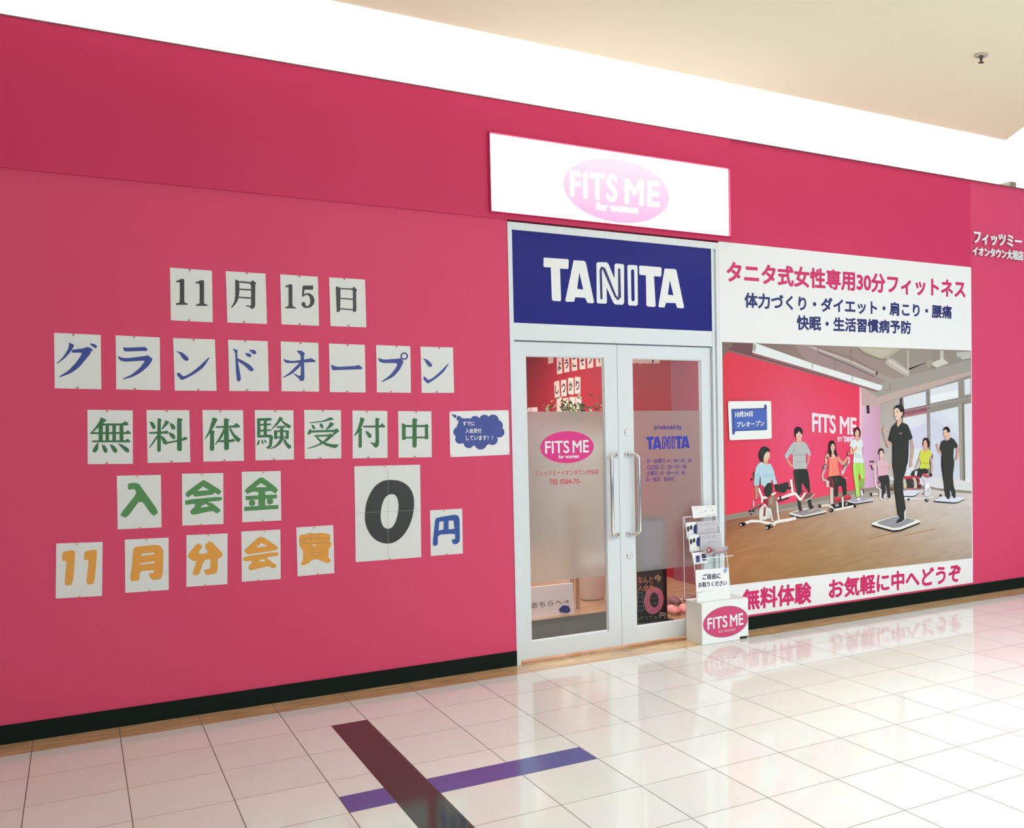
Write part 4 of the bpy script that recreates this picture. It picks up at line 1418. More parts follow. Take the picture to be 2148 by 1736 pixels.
# printed lettering on the pink wall
y = yl()
letter(PH_, 'FITS ME', quad('mp', '708,160 1028,197 1028,318 710,296', y), y, 0.0045, col=pc(248, 228, 240), space=0.95)
lay[0] += 10
y = yl()
letter(PH_, 'BY', quad('mp', '893,333 928,333 928,368 893,366', y), y, 0.0015, col=pc(246, 220, 236))
lay[0] += 10
y = yl()
letter(PH_, 'TANITA', quad('mp', '936,332 1030,334 1030,371 936,367', y), y, 0.0042, col=pc(246, 214, 236))
lay[0] += 10
SK, WH, BK = (228, 168, 146), (238, 234, 228), (26, 24, 24)
# --- standing person in grey, on a plate
P('m2', '180,1640 400,1695 840,1600 835,1622 400,1717 185,1667', (28, 22, 22))
P('m2', '170,1610 420,1530 640,1515 840,1570 840,1600 400,1692 175,1642', (222, 217, 212))
P('m2', '212,1606 620,1522 798,1566 420,1662', (152, 142, 147))
P('m2', '245,840 495,825 530,1000 550,1245 520,1250 440,1130 405,1060 395,1180 430,1240 340,1320 310,1250 265,1020', (38, 46, 42))
P('m2', '262,850 330,845 345,1200 320,1240 275,1020', (46, 58, 52))
P('m2', '310,1300 370,1390 395,1520 400,1570 345,1570 325,1440', (36, 44, 42))
P('m2', '335,1510 400,1520 410,1575 350,1582', (92, 36, 44))
P('m2', '500,1390 560,1360 570,1450 600,1500 530,1550', (46, 50, 46))
P('m2', '515,1560 560,1540 625,1510 640,1545 560,1595 520,1587', (186, 170, 164))
P('m2', '530,1540 600,1490 622,1512 550,1558', (80, 50, 46))
P('m2', '300,290 385,285 402,345 350,372 300,345', (226, 172, 152))
P('m2', '270,345 350,367 430,345 480,380 555,540 550,610 515,590 470,540 465,640 495,825 370,832 240,835 235,700 235,560 180,580 135,680 85,590 160,470 220,380', (190, 191, 193))
P('m2', '250,565 460,560 462,590 255,600#250,690 465,700 470,720 300,712', (172, 174, 176))
P('m2', '225,540 262,420 268,540', (172, 174, 178))
P('m2', '280,360 350,374 420,356 400,372 350,384 300,374', (206, 206, 208))
P('m2', '120,680 160,660 210,750 260,735 230,800 200,800 165,760', (226, 150, 132))
P('m2', '500,592 550,605 535,680 510,780 485,770 492,700', (222, 140, 128))
P('m2', '300,190 340,150 385,190 402,230 385,290 350,306 310,285 290,230', (238, 202, 184))
P('m2', '258,160 275,105 320,82 370,90 405,125 414,180 400,232 375,190 330,150 300,200 290,270 300,300 270,250', (46, 22, 40))
P('m2', '300,200 330,150 350,160 320,200', (66, 40, 56))
P('m2', '328,244 372,240 352,264', (200, 110, 108))
P('m2', 'O325,208,7,0#O368,206,7,0', (84, 50, 50))
P('m2', '430,1380 500,1250 560,1265 630,1270 580,1330 480,1395', (122, 92, 86))
K('m2', '440,1392 540,1360 625,1275', 16, (222, 216, 206))
P('m2', '365,1280 400,1225 450,1215 470,1240 400,1300', (188, 40, 70))
# --- seated person in pale blue on a leg machine
P('m1', '360,600 395,590 395,720 375,715', (62, 40, 46))
P('m1', 'O338,732,21,0', (24, 20, 20))
P('m1', '480,1300 590,1190 640,1260 640,1500 480,1512', (226, 226, 218))
P('m1', '570,1260 610,1250 600,1440 555,1440', (150, 64, 76))
P('m1', '640,1260 690,1290 702,1480 640,1482', (214, 212, 208))
K('m1', '190,1575 330,1530 480,1530 600,1560 790,1595', 52, WH)
K('m1', '760,1565 880,1530 1050,1505 1185,1470', 58, WH)
K('m1', '190,1604 330,1560 480,1560 600,1590', 8, (140, 120, 104))
P('m1', 'O138,1600,42,0#O190,1588,36,0#O645,1652,48,0#O702,1622,40,0', BK)
P('m1', 'O128,1605,20,0#O622,1660,20,0#O712,1615,12,0', (214, 208, 204))
P('m1', '715,1260 800,1250 800,1470 740,1442', (150, 112, 102))
K('m1', '690,1290 715,1400 732,1530', 26, WH)
K('m1', '820,1150 835,1350 857,1505', 30, WH)
K('m1', '290,1345 520,1215', 40, (64, 60, 54))
K('m1', '300,1325 515,1200', 14, (150, 146, 136))
P('m1', 'O300,1340,22,0#O370,1335,20,0#O325,1400,16,0', BK)
K('m1', '375,1140 372,1250', 22, (236, 206, 206))
K('m1', '390,1145 500,1095', 24, (196, 54, 84))
P('m1', '550,1100 650,1120 665,1262 560,1152', (152, 32, 62))
P('m1', '480,810 540,830 572,950 545,962 500,890', (218, 58, 98))
K('m1', '470,900 540,1100 530,1175', 38, WH)
K('m1', '545,1085 632,1075', 52, WH)
P('m1', '620,790 680,790 720,830 740,960 700,1040 640,1070 600,1060 560,960', (40, 50, 45))
P('m1', '780,825 870,830 1040,775 1045,900 960,1000 900,980 800,960 775,880', (40, 50, 45))
P('m1', '385,858 465,855 470,1040 440,1110 395,1122 400,1000', (192, 132, 112))
P('m1', '500,405 560,420 600,462 660,430 700,430 760,560 790,700 830,812 770,832 700,790 640,800 580,887 510,810 475,850 375,857 395,600 430,470', (186, 216, 230))
P('m1', '400,620 498,600 500,800 475,850 378,854', (174, 206, 218))
P('m1', '495,680 505,660 512,810 478,845', (58, 74, 84))
P('m1', '500,405 530,400 585,440 520,452', (206, 230, 238))
P('m1', '540,650 760,640 765,660 560,690', (170, 198, 226))
P('m1', '560,370 650,360 642,440 600,462 570,430', (226, 182, 152))
P('m1', '600,210 640,190 682,220 687,290 660,352 600,382 560,352 555,280', (236, 202, 178))
P('m1', '480,200 520,120 580,100 640,115 680,160 692,222 660,190 610,210 570,280 555,400 510,395 475,320 465,260', (26, 36, 32))
P('m1', '500,200 540,140 600,130 560,200 520,300', (40, 60, 50))
P('m1', '645,300 667,298 655,313', (192, 96, 92))
P('m1', '620,226 648,222 648,232 622,236', (70, 46, 44))
P('m1', '705,760 735,740 762,860 740,882', (202, 46, 70))
P('m1', '800,990 930,990 920,1032 810,1042', (204, 60, 84))
P('m1', '660,1080 760,1040 815,1080 800,1250 680,1285 640,1200', (152, 118, 104))
P('m1', '680,1085 740,1055 735,1200 690,1220', (176, 146, 132))
K('m1', '830,1165 1050,1085', 30, (56, 46, 52))
P('m1', '825,1080 940,1050 1120,975 1180,980 1279,1090 1279,1145 1160,1032 1110,1042 900,1110 830,1112', (240, 238, 232))
P('m1', '705,1010 800,970 800,1010 720,1050', (238, 232, 226))
K('m1', '1090,732 1120,975', 48, (240, 238, 232))
K('m1', '1128,740 1150,950', 12, (150, 36, 60))
P('m1', '1040,880 1090,872 1095,915 1042,922', (30, 26, 28))
P('m1', '865,1060 905,1055 905,1130 870,1138', (44, 40, 44))
K('m2', '235,1265 290,1278 375,1388', 42, (240, 238, 232))
K('m2', '372,1392 462,1250', 34, (240, 238, 232))
# --- person in coral top on an arm machine
P('m3', '330,1510 560,1450 760,1450 850,1490 850,1522 480,1602 400,1592', (32, 29, 29))
K('m3', '130,1535 290,1520 380,1592', 50, (226, 216, 206))
K('m3', '400,1622 480,1612 832,1540', 44, WH)
P('m3', 'O92,1545,38,0#O342,1632,46,0#O850,1548,30,0', BK)
P('m3', 'O72,1545,16,0#O325,1630,18,0', (180, 172, 166))
P('m3', '320,1140 385,1150 385,1502 320,1490', (216, 206, 196))
P('m3', '270,920 400,960 400,1130 300,1122 265,1050', (112, 38, 48))
K('m3', '225,700 152,900 172,980 265,1005', 44, (202, 184, 178))
P('m3', '230,1010 300,1000 300,1140 240,1130', (220, 205, 196))
P('m3', '160,680 250,650 272,700 170,772', (122, 102, 97))
P('m3', '195,690 240,670 245,700 200,730', (190, 190, 184))
K('m3', '720,490 727,600 640,720 592,852', 34, (224, 212, 214))
P('m3', '600,640 700,620 690,682 610,722', (134, 122, 112))
P('m3', '560,770 590,770 590,890 565,880#640,935 690,930 690,948 640,950', (222, 205, 206))
P('m3', '290,915 540,890 600,930 660,980 680,1300 600,1332 580,1110 490,1110 490,1332 420,1342 400,1000', (40, 46, 42))
P('m3', '290,920 400,990 412,1332 390,1332 385,1050', (142, 62, 68))
P('m3', '430,930 480,960 470,1040 440,1020', (84, 74, 66))
P('m3', '400,1350 555,1345 560,1440 410,1472', (216, 62, 78))
P('m3', '610,1310 740,1300 770,1342 760,1390 620,1432', (216, 62, 78))
P('m3', '410,1410 560,1395 560,1440 410,1472#620,1375 765,1360 760,1390 620,1432', (176, 46, 62))
P('m3', '570,1350 605,1350 612,1582 575,1582', WH)
P('m3', '420,1500 490,1480 515,1542 440,1562#640,1480 690,1460 700,1512 650,1532', (156, 152, 148))
P('m3', '240,420 300,400 305,480 260,560 250,660 210,642 205,530', (228, 170, 146))
P('m3', '470,440 500,480 590,602 690,470 720,440 722,480 640,642 580,672 500,582', (226, 166, 142))
P('m3', '300,500 340,470 400,420 470,470 492,560 485,700 522,880 400,895 275,917 295,760 300,600', (250, 142, 122))
P('m3', '320,470 360,430 440,440 472,490 335,520', (248, 196, 176))
P('m3', '380,600 392,598 400,850 385,860#440,600 450,600 460,820 450,830', (236, 120, 104))
P('m3', '355,345 400,345 402,420 360,432', (232, 184, 162))
P('m3', '325,240 360,200 410,210 427,280 410,352 380,372 340,352', (236, 194, 174))
P('m3', '290,200 320,150 370,135 410,160 437,220 442,330 475,450 470,497 440,490 405,420 395,372 425,300 405,215 360,205 330,270 345,360 345,430 357,502 320,490 280,420 285,300', (32, 20, 27))
P('m3', '360,295 405,292 385,318', (200, 90, 96))
P('m3', 'O350,258,8,0#O398,258,8,0', (60, 34, 40))
P('m3', '255,490 280,478 262,540 240,530#235,395 290,390 280,405 240,410', (50, 20, 30))
P('m3', '680,380 702,372 722,485 700,472', (36, 24, 30))
P('m3', '690,400 722,400 730,450 705,440', (226, 170, 150))
# --- person in lime trousers on a plate
P('m4', '40,1665 190,1700 560,1640 560,1657 190,1722 50,1692', (30, 25, 28))
P('m4', '15,1635 400,1560 570,1600 570,1632 190,1697 40,1662', (216, 211, 216))
P('m4', '62,1632 390,1570 522,1602 180,1672', (166, 162, 182))
P('m4', '275,1350 330,1370 360,1430 300,1452', (192, 122, 112))
P('m4', '290,1440 330,1400 362,1500 320,1562', (216, 216, 226))
P('m4', '330,1390 365,1400 372,1500 350,1480', (90, 40, 50))
P('m4', '225,1590 270,1560 312,1625 240,1637', (232, 227, 232))
P('m4', '330,520 350,515 357,740 345,752', (202, 144, 162))
P('m4', '140,850 240,838 375,855 392,1000 387,1200 362,1382 280,1332 300,1200 265,1080 270,1250 287,1532 210,1572 180,1300 140,1020', (172, 221, 98))
P('m4', '310,1180 385,1170 370,1372 290,1342', (142, 182, 84))
P('m4', '160,860 200,860 240,1500 220,1500#300,870 330,870 360,1160 320,1160', (186, 232, 114))
P('m4', '260,1040 307,1150 290,1222 265,1202', (206, 54, 62))
P('m4', '190,300 260,290 272,370 235,407 195,372', (232, 174, 152))
P('m4', '130,375 190,357 235,412 290,352 340,390 352,510 325,522 340,700 370,852 240,842 140,852 155,700 165,600 120,522 65,500 90,420', (226, 236, 236))
P('m4', '165,620 200,640 320,690 340,760 180,740', (206, 220, 222))
P('m4', '85,520 130,540 130,610 195,510 230,510 235,545 200,592 120,682 75,662', (236, 172, 138))
P('m4', '190,210 220,150 265,190 274,270 240,302 200,290 180,250', (236, 192, 168))
P('m4', '160,170 190,115 240,98 290,150 307,230 290,312 260,302 275,230 262,180 215,150 185,210 182,290 155,260', (62, 18, 32))
P('m4', '215,262 250,262 234,280', (200, 96, 96))
P('m4', 'O212,215,6,0#O248,215,6,0', (80, 40, 46))
# --- person in pink on a far machine
K('m6', '180,0 185,480 220,600 300,640', 34, (238, 218, 218))
P('m6', '100,740 240,740 262,780 110,782', (232, 217, 212))
P('m6', '60,735 110,735 110,810 75,812', (36, 26, 30))
P('m6', '285,640 340,640 340,860 280,850', (226, 212, 208))
P('m6', '380,740 470,740 470,840 390,862', (217, 217, 227))
P('m6', 'O450,755,12,0#O462,815,14,0', (40, 34, 40))
P('m6', '530,600 640,600 650,670 540,680', (120, 84, 78))
P('m5', '230,1600 300,1540 400,1530 480,1560 560,1660 600,1736 230,1736', (226, 184, 198))
P('m6', '235,30 300,-10 470,-10 490,60 472,250 520,300 240,332 250,200', (226, 182, 196))
P('m6', '370,90 460,110 460,130 370,110#380,190 465,200 465,220 380,205', (206, 164, 182))
P('m6', '480,20 540,50 592,110 580,160 520,132', (216, 182, 172))
P('m6', '100,60 160,30 177,110 130,142', (232, 176, 172))
P('m6', '50,65 110,75 132,182 105,182 90,92 50,92', (82, 18, 36))
P('m5', '52,1570 175,1570 175,1598 52,1600', (52, 18, 28))
P('m6', '248,460 290,470 290,505 250,510', (180, 40, 70))
P('m6', '260,370 300,320 420,310 470,295 512,320 537,420 537,640 562,850 500,872 470,600 430,500 437,720 385,800 385,887 340,887 335,640 325,480 270,430', (50, 51, 49))
P('m6', '260,860 330,850 400,890 330,912#490,875 560,860 582,890 510,907', (220, 210, 212))
P('m5', '325,1470 380,1470 392,1530 320,1542', (226, 178, 166))
P('m5', '305,1340 350,1295 395,1310 412,1400 390,1470 350,1497 315,1450', (238, 202, 186))
P('m5', '275,1360 300,1260 350,1238 410,1260 434,1340 420,1402 400,1312 350,1290 310,1330 302,1422', (27, 16, 19))
P('m5', '335,1440 375,1440 355,1455', (196, 110, 112))
P('m5', 'O335,1372,9,0#O380,1368,9,0', (90, 60, 60))
# --- seated person in yellow
P('m7', '110,1530 560,1560 840,1500 800,1562 500,1592 130,1602', (226, 226, 230))
P('m7', '105,1500 370,1505 470,1430 477,1445 375,1530 105,1528', (22, 22, 27))
P('m7', '90,1370 560,1370 470,1432 370,1510 100,1512', (224, 224, 240))
P('m7', 'O235,1590,28,0#O662,1612,40,0#O575,1460,16,0', BK)
P('m7', 'O672,1605,16,0', (200, 196, 200))
P('m7', '540,1090 780,1080 740,1142 740,1500 600,1522 610,1162', (222, 220, 233))
P('m7', '640,1220 720,1210 702,1400 650,1402', (246, 246, 250))
P('m7', '680,1330 700,1330 700,1410 680,1410#615,1380 632,1380 632,1420 615,1420', (120, 116, 140))
P('m7', '780,520 805,540 800,650 785,640#725,660 750,650 750,760 725,770', (110, 40, 50))
P('m7', '475,610 515,640 420,860 392,870 385,850', (204, 164, 154))
P('m7', '730,600 780,590 807,800 792,1050 750,1010 765,800', (208, 172, 172))
P('m7', '735,960 790,1000 785,1060 740,1050', (50, 30, 40))
P('m7', '280,1020 330,920 480,860 640,850 702,920 690,980 560,1002 520,1100 430,1032 330,1042', (46, 46, 43))
P('m7', '385,930 440,915 430,1030 375,1030', (236, 234, 228))
P('m7', '550,1000 590,970 732,1040 700,1092 560,1032', (204, 84, 104))
P('m7', '180,1110 350,1110 350,1322 190,1312', (62, 57, 52))
P('m7', '120,1045 480,1045 482,1090 140,1112', (206, 48, 68))
P('m7', '110,1100 160,1130 195,1260 182,1342 120,1342', (208, 198, 178))
P('m7', '410,1090 480,1090 500,1180 450,1260 420,1150', (120, 40, 54))
P('m7', '320,1080 390,1080 432,1200 432,1332 350,1342 380,1200', (208, 201, 183))
P('m7', 'O490,1280,52,0', (112, 34, 54))
P('m7', '180,1320 430,1330 430,1372 110,1367', (178, 114, 118))
P('m7', '520,440 590,420 610,502 690,410 740,430 787,570 725,602 720,780 740,860 480,872 520,740 500,642 475,602', (212, 217, 78))
P('m7', '520,735 700,735 700,755 520,752', (176, 182, 60))
P('m7', '690,600 722,600 718,780 700,760', (224, 222, 110))
P('m7', '620,380 680,350 692,430 600,502 590,440', (228, 168, 142))
P('m7', '590,220 640,190 667,250 682,330 620,392 595,372 580,310', (232, 178, 152))
P('m7', '565,280 580,180 620,140 690,150 737,250 725,360 690,382 668,260 640,192 592,210 580,330 570,342', (46, 23, 33))
P('m7', '590,345 615,342 600,356', (170, 70, 70))
# --- person in black by the window, on a plate
P('m8', '85,1590 540,1622 715,1545 720,1562 545,1652 85,1617', (22, 19, 20))
P('m8', '85,1580 240,1510 560,1500 720,1530 720,1548 550,1630 85,1592', (227, 227, 242))
P('m8', 'O225,1480,22,0', (30, 28, 44))
P('m8', '125,470 155,425 182,480 180,530 237,600 215,637 165,590 160,540', (227, 168, 152))
P('m8', '545,525 580,480 602,560 562,762 500,782 530,720 545,642', (222, 152, 146))
P('m8', '300,360 345,382 410,340 420,310 490,340 577,470 545,527 490,515 480,700 502,830 470,1100 490,1300 527,1420 525,1532 480,1542 440,1420 410,1370 412,1550 350,1557 320,1480 290,1250 240,900 240,720 250,640 200,540 240,390', (52, 55, 50))
P('m8', '240,720 252,640 262,720 262,900 320,1400 300,1250 240,900#470,520 490,515 480,700 466,700', (20, 22, 22))
P('m8', '410,1370 440,1420 450,1500 415,1480', (190, 188, 200))
P('m8', '310,335 400,310 412,345 345,377', (230, 182, 162))
P('m8', '275,160 335,140 370,215 407,210 402,300 330,342 295,290 280,220', (236, 192, 172))
P('m8', '275,140 320,95 370,92 412,150 412,200 375,217 340,140 278,168', (21, 21, 23))
P('m8', '300,285 335,278 320,300', (190, 96, 96))
P('m8', 'O300,215,7,0#O335,208,6,0', (90, 50, 46))
# --- tall person in black in front
P('m6', '105,1510 690,1672 1277,1450 1272,1482 700,1707 110,1547', (22, 19, 19))
P('m6', '100,1460 720,1270 930,1330 1280,1400 1282,1440 690,1662 100,1502', (241, 239, 231))
P('m6', '165,1465 700,1290 930,1340 1200,1395 700,1607', (152, 152, 157))
P('m5', '365,740 420,730 425,650 440,640 457,660 447,760 440,802 390,802', (228, 184, 164))
P('m5', '365,740 415,735 418,752 370,752', (150, 96, 84))
P('m5', '385,790 440,790 500,1020 612,1080 560,1222 520,1222 470,1100', (208, 170, 156))
P('m5', '470,1090 520,1190 560,1222 520,1222', (176, 136, 124))
P('m5', '1110,1010 1160,1000 1207,1180 1192,1400 1165,1570 1172,1680 1120,1722 1090,1680 1120,1500 1135,1150', (208, 170, 154))
P('m5', '1165,1010 1207,1180 1192,1400 1165,1570 1175,1300', (184, 148, 136))
P('m5', '1092,1690 1140,1690 1100,1732', (172, 66, 74))
P('m5', '745,560 780,702 890,560 1040,620 1095,740 1172,970 1110,1022 1070,1012 1065,1400 1050,1600 1000,1740 650,1740 650,1080 620,1087 540,1030 620,700', (49, 51, 48))
P('m6', '610,-5 965,-5 930,200 865,380 820,480 830,640 870,860 932,1110 890,1182 907,1260 890,1342 840,1402 770,1352 730,1250 690,950 655,650 640,480 650,350 625,180', (49, 50, 46))
P('m5', '650,1080 672,1060 672,1740 650,1740#1050,1040 1070,1012 1065,1400 1050,1600 1030,1640', (22, 24, 26))
P('m6', '640,480 660,470 720,950 760,1300 730,1250 690,950#865,380 880,300 850,460 850,640 925,1080 870,860 830,640 820,480', (24, 26, 28))
P('m5', '540,1030 622,700 640,690 570,1030#1095,740 1110,800 1172,970 1150,985', (24, 25, 25))
P('m5', '745,560 760,556 775,690 762,700#890,560 905,556 800,702 780,702', (20, 20, 22))
P('m6', '695,1470 710,1400 760,1360 850,1380 900,1330 870,1402 830,1442 720,1482', (36, 39, 50))
K('m6', '720,1472 830,1440 912,1368', 13, (214, 214, 224))
P('m6', '890,1190 932,1130 917,1380 890,1342', (226, 226, 237))
P('m5', '780,520 890,420 892,560 785,697 760,622', (226, 188, 162))
P('m5', '790,520 880,440 880,470 800,545', (196, 152, 130))
P('m5', '690,240 740,180 800,200 850,290 880,300 897,380 850,452 800,522 750,507 715,460 695,380 685,300', (238, 206, 187))
P('m5', '690,200 740,130 830,100 910,120 950,230 957,330 910,430 890,502 885,420 915,330 900,290 860,302 820,210 740,180 695,232', (27, 24, 30))
P('m5', '770,150 850,130 900,180 860,220 810,190', (56, 50, 58))
P('m5', '870,302 915,290 905,380 875,382', (236, 196, 177))
P('m5', '702,398 762,390 770,412 722,440', (184, 106, 96))
P('m5', '710,402 758,396 758,406 718,416', (244, 230, 224))
P('m5', '745,280 785,275 782,296 750,300#690,310 712,306 710,328 692,330', (98, 58, 54))
P('m5', '815,845 850,830 900,835 900,865 840,877', (150, 132, 142))
PH_.build('printed_photo', photo_print, th)

NY = -0.0150
th = notice('date_notice', W('mp', '93,74 408,71 413,346 105,358', NY), 'small white notice with a blue scroll pinned on the printed photograph', 'notice')
q = MB()
outline(q, 'mp', '118,130 357,128 357,105 362,97 372,98 376,108 380,272 372,283 145,292 144,310 138,318 128,316 124,306', NY - 0.0005)
q.build('scroll_print', mat('scroll_blue', (0.055, 0.12, 0.50, 1), 0.5, noise=0.1, nscale=20), th)
q = MB()
for k, s in enumerate(('128,140 137,300', '360,125 366,105 372,125', '122,133 372,126', '140,289 378,279')):
    for L in stroke2(W('mp', s, NY), 0.006):
        q.flat([L], NY - 0.0009 - k * 2e-5)
q.build('scroll_outline', navy_ink, th)
q = MB()
letter(q, '10月24日', quad('mp', '147,152 272,148 272,184 147,190', NY), NY - 0.0012, 0.0018)
letter(q, 'プレオープン', quad('mp', '158,226 356,214 356,252 158,262', NY), NY - 0.0012, 0.0012)
q.build('lettering', white_ink, th)
for u, v in ((97, 82), (402, 78), (109, 350), (407, 340)):
    x, z = W('mp', '%d,%d' % (u, v), NY)[0]
    pin(x, z, pink_tape, th, y=NY)

# ------------------------------------------------------------------ leaflet stand on its white box
t = thing('leaflet_box', (4.2175, -0.1265, 0), 'white cardboard box with pink oval logo on the floor by the right door', 'box')
BX0, BX1, BY0, BY1, BH = 4.015, 4.4225, -0.255, -0.018, 0.306
q = MB()
q.prism([(BX0, 0.002), (4.345, 0.002), (4.345, 0.022), (BX1, 0.022), (BX1, BH), (BX0, BH)], 'y', BY0 - 0.003, BY0)
q.build('front_panel', card_white, t)
q = MB()
q.box(BX0, BX0 + 0.003, BY0, BY1, 0.0, BH)
q.box(BX1 - 0.003, BX1, BY0, BY1, 0.0, BH)
q.box(BX0, BX1, BY1 - 0.003, BY1, 0.0, BH)
q.build('side_panel', card_white, t)
q = MB(); q.box(BX0, BX1, BY0 - 0.003, BY1, BH, BH + 0.003)
q.build('top_panel', card_white, t)
YF = BY0 - 0.0036
a, b = W('st', '388,1345 857,1345', YF)
c, d = W('st', '620,1505 645,1182', YF)
oval_logo(t, (a[0] + b[0]) / 2, (c[1] + d[1]) / 2, (b[0] - a[0]) / 2, (d[1] - c[1]) / 2, YF, rose, rose_rim, LOGO[:2], white_ink, 0.0018)
q = MB()
cx, cz, rx, rz = (a[0] + b[0]) / 2, (c[1] + d[1]) / 2, (b[0] - a[0]) / 2, (d[1] - c[1]) / 2
letter(q, 'for women', [(cx - .34 * rx, cz - .47 * rz), (cx + .42 * rx, cz - .47 * rz), (cx + .42 * rx, cz - .70 * rz), (cx - .34 * rx, cz - .70 * rz)], YF - 0.0006, 0.0008)
q.build('small_lettering', mat('pale_pink_ink', (0.75, 0.35, 0.40, 1), 0.5), t)

HX0, HX1, HZ, HT = 4.005, 4.300, BH + 0.0062, 0.930
t = thing('leaflet_holder', (4.15, -0.1, HZ), 'clear acrylic three tier leaflet holder standing on the white box', 'holder')
prof = [(-0.025, HZ), (-0.205, HZ), (-0.200, 0.44), (-0.172, 0.620), (-0.030, HT), (-0.025, HT)]
for x in (HX0, HX1 - 0.004):
    q = MB(); q.prism(prof, 'x', x, x + 0.004)
    s = q.build('side_panel', acrylic, t)
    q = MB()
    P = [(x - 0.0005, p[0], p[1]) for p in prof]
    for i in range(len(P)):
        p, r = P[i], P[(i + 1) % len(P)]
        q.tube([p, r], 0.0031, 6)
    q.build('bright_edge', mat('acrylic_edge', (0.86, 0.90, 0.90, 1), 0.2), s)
q = MB(); q.box(HX0, HX1, -0.028, -0.025, HZ, HT)
q.build('back_panel', acrylic, t)
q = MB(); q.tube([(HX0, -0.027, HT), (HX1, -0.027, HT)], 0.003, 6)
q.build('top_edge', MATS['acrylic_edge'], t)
tiers = [(-0.075, 0.765, 0.862), (-0.115, 0.672, 0.770), (-0.165, 0.585, 0.678)]
for yb, z0, z1 in tiers:
    q = MB()
    q.prism([(yb, z0), (yb + 0.045, z0), (yb + 0.045, z0 + 0.003), (yb + 0.003, z0 + 0.003), (yb + 0.003, z0 + 0.045), (yb, z0 + 0.045)], 'x', HX0 + 0.004, HX1 - 0.004)
    q.build('shelf', acrylic, t)
q = MB(); q.box(HX0 + 0.004, HX1 - 0.004, -0.2035, -0.2005, HZ, 0.585)
q.build('front_panel', acrylic, t)
q = MB(); q.box(HX0 + 0.004, HX1 - 0.004, -0.2075, -0.2045, HZ, 0.385)
q.build('base_plate', card_white, t)

YN = -0.2085
n4 = W('st', '302,792 655,766 662,995 310,1030', YN)
NY = YN
th = notice('counter_notice', n4, 'white notice with black hiragana on the front of the acrylic holder', 'notice')
q = MB()
letter(q, 'ご自由に', quad('st', '378,838 568,822 568,882 378,895', YN), YN - 0.0006, 0.0016)
letter(q, 'お取りください', quad('st', '332,928 635,905 635,955 332,978', YN), YN - 0.0006, 0.0013)
q.build('lettering', mat('navy_black_ink', (0.02, 0.025, 0.06, 1), 0.5), th)
q = MB(); outline(q, 'st', '598,790 628,768 642,778 638,805 620,828 604,820', YN - 0.0006)
q.build('blue_mark', mat('sky_blue_ink', (0.28, 0.42, 0.75, 1), 0.5), th)

NY = -0.036
th = notice('handwritten_card', W('st', '258,112 415,100 520,150 530,205 275,240', NY)[:0] or W('st', '258,110 517,98 532,212 276,240', NY), 'small white handwritten card on top of the leaflet holder', 'card')
q = MB()
for k, s in enumerate(('278,130 290,124', '300,128 312,138', '318,124 330,136', '345,132 356,128', '345,178 358,168', '370,168 385,180', '395,158 420,150 400,172', '420,118 440,112', '455,120 478,124',
                       '470,155 500,150', '480,142 486,162', '415,212 450,206', '455,202 470,210', '478,196 492,206', '495,200 515,196')):
    for L in stroke2(W('st', s, NY), 0.0032):
        q.flat([L], NY - 0.0004 - k * 1e-5)
q.build('handwriting', mat('brown_pen', (0.38, 0.30, 0.32, 1), 0.7), th)

leaf_grey = mat('leaflet_grey', (0.60, 0.58, 0.62, 1), 0.4)
leaf_mauve = mat('leaflet_mauve', (0.52, 0.42, 0.47, 1), 0.4)
for k, (yb, z0, z1) in enumerate(tiers[:2]):
    tier = ('top', 'second')[k]
    for side in (0, 1):
        x0, x1 = ((HX0 + 0.012, HX0 + 0.118), (HX0 + 0.100, HX1 - 0.012))[side]
        th = thing('leaflet', ((x0 + x1) / 2, yb, z0), ('white leaflet with navy badge on the left of the %s holder tier' % tier, 'pale grey leaflet with thin print on the right of the %s holder tier' % tier)[side], 'leaflet', 'leaflets standing in the acrylic holder')
        y = yb + 0.026 - side * 0.012
        q = MB(); q.box(x0, x1, y, y + 0.006, z0 + 0.0045, z1 + 0.03)
        q.build('paper', (paper_white, leaf_grey)[side], th)
        yy = y - 0.0006
        q = MB()
        if side == 0:
            zc = z0 + 0.072
            q.flat([[(x0 + 0.064, zc - 0.032), (x0 + 0.086, zc - 0.036), (x0 + 0.090, zc + 0.030), (x0 + 0.078, zc + 0.037), (x0 + 0.064, zc + 0.026), (x0 + 0.058, zc - 0.004)]], yy)
            q.build('navy_badge', navy_ink, th)
            q = MB()
            q.flat([ellipse(x0 + 0.014, zc + 0.006, 0.012, 0.022, 16)], yy)
            q.flat([ellipse(x0 + 0.040, zc + 0.014, 0.012, 0.018, 16)], yy)
            q.build('dark_heads', black_ink, th)
        else:
            zc = z1 + 0.006
            letter(q, 'FITS ME MIT +', [(x0 + 0.004, zc + 0.010), (x1 - 0.012, zc + 0.010), (x1 - 0.012, zc - 0.008), (x0 + 0.004, zc - 0.008)], yy)
            q.flat([[(x0 + 0.06, zc - 0.042), (x1 - 0.03, zc - 0.042), (x1 - 0.03, zc - 0.038), (x0 + 0.06, zc - 0.038)]], yy)
            q.build('thin_print', mat('thin_print_grey', (0.40, 0.36, 0.42, 1), 0.6), th)
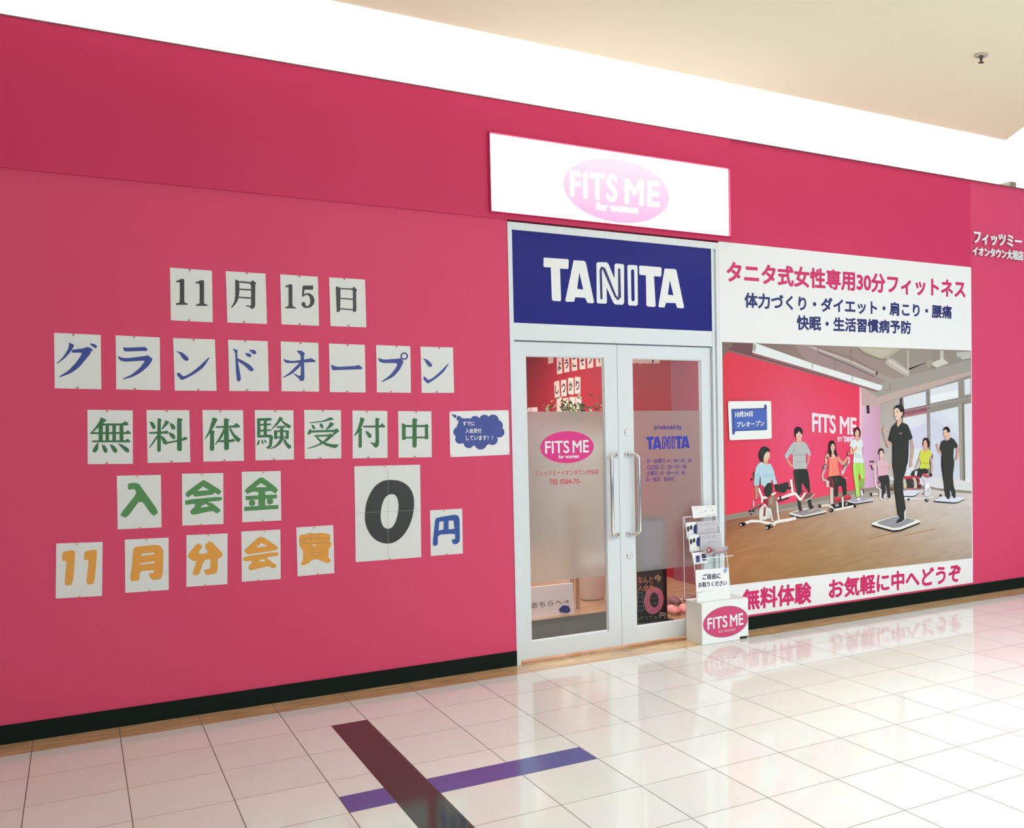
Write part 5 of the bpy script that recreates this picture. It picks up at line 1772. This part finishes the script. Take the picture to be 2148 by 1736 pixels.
# the loose leaflets of the lowest tier
def curled(name, lab, base, along, out_, lift, m, n=12):
    """a sheet rolled forward over the tray: base corner, vector along its edge, forward and downward curl"""
    th_ = thing(name, base, lab, 'leaflet', 'loose leaflets in the lowest tray')
    q_ = MB()
    b0_, al = Vector(base), Vector(along)
    rows = []
    for k in range(n + 1):
        s = k / n
        p = b0_ + Vector(out_) * math.sin(s * 1.9) + Vector((0, 0, lift)) * (1 - math.cos(s * 1.9))
        rows.append((p, p + al))
    for k in range(n):
        q_.face([rows[k][0], rows[k][1], rows[k + 1][1], rows[k + 1][0]])
    o = q_.build('paper', m, th_, smooth=True)
    sm = o.modifiers.new('thickness', 'SOLIDIFY'); sm.thickness = 0.002
    return th_


yb, z0, z1 = tiers[2]
th = thing('leaflet', (4.06, yb, z0), 'white leaflet with navy badges standing at the left of the lowest tray', 'leaflet', 'loose leaflets in the lowest tray')
q = MB(); q.prism([(-0.154, z0 + 0.004), (-0.148, z0 + 0.004), (-0.122, z1 - 0.008), (-0.128, z1 - 0.008)], 'x', HX0 + 0.010, HX0 + 0.130)
q.build('paper', paper_white, th)
q = MB()
for xa_, za_ in ((HX0 + 0.03, 0.625), (HX0 + 0.085, 0.632)):
    yq = -0.1575 + (za_ - z0) / (z1 - z0) * 0.028
    q.face([(xa_, yq - 0.0075, za_ - 0.024), (xa_ + 0.034, yq - 0.0075, za_ - 0.024), (xa_ + 0.040, yq + 0.0075, za_ + 0.024), (xa_ + 0.006, yq + 0.0075, za_ + 0.024)])
q.build('navy_badge', navy_ink, th)
th = curled('leaflet', 'mauve grey leaflet curling forward over the front of the tray', (4.145, -0.150, 0.640), (0.125, 0.0, 0.012), (0.0, -0.075, 0.0), 0.045, leaf_mauve)
th = curled('leaflet', 'pale leaflet with a red ring flopping forward in the lowest tray', (4.10, -0.142, 0.640), (0.075, 0.0, 0.030), (0.0, -0.045, 0.0), 0.040, leaf_grey)
q = MB()
P = [(4.128 + 0.017 * math.cos(2 * math.pi * k / 20), -0.1905, 0.690 + 0.020 * math.sin(2 * math.pi * k / 20)) for k in range(21)]
q.tube(P, 0.0042, 8)
q.build('red_ring', mat('red_print', (0.55, 0.03, 0.05, 1), 0.5), th)
t = bpy.data.objects['leaflet_holder']
q = MB()
q.prism([(-0.172, 0.588), (-0.255, 0.600), (-0.262, 0.640), (-0.258, 0.641), (-0.251, 0.604), (-0.172, 0.592)], 'x', HX0 + 0.02, HX1 - 0.004)
tr = q.build('tray', acrylic, t)
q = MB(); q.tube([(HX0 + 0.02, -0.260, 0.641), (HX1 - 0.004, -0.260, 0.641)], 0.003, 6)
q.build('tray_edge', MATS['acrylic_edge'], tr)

# ------------------------------------------------------------------ ceiling detector
x, y = 5.40785, -1.72646
t = thing('ceiling_sprinkler', (x, y, CZ), 'small round chrome sprinkler set in the beige ceiling, upper right', 'sprinkler')
q = MB(); q.lathe([(0.0, CZ), (0.048, CZ), (0.050, CZ - 0.006), (0.042, CZ - 0.012), (0.026, CZ - 0.012), (0.024, CZ - 0.006), (0, CZ - 0.006)], x, y, 28)
q.build('escutcheon', mat('ceiling_ring', (0.55, 0.50, 0.42, 1), 0.4), t, smooth=True)
q = MB(); q.lathe([(0.012, CZ - 0.006), (0.012, CZ - 0.03), (0.007, CZ - 0.034), (0.007, CZ - 0.05), (0, CZ - 0.05)], x, y, 16)
q.build('head', mat('dark_brass', (0.12, 0.10, 0.08, 1), 0.4, metal=0.6), t, smooth=True)
q = MB(); q.lathe([(0.0, CZ - 0.05), (0.020, CZ - 0.05), (0.020, CZ - 0.053), (0, CZ - 0.053)], x, y, 20)
q.build('deflector', MATS['dark_brass'], t)
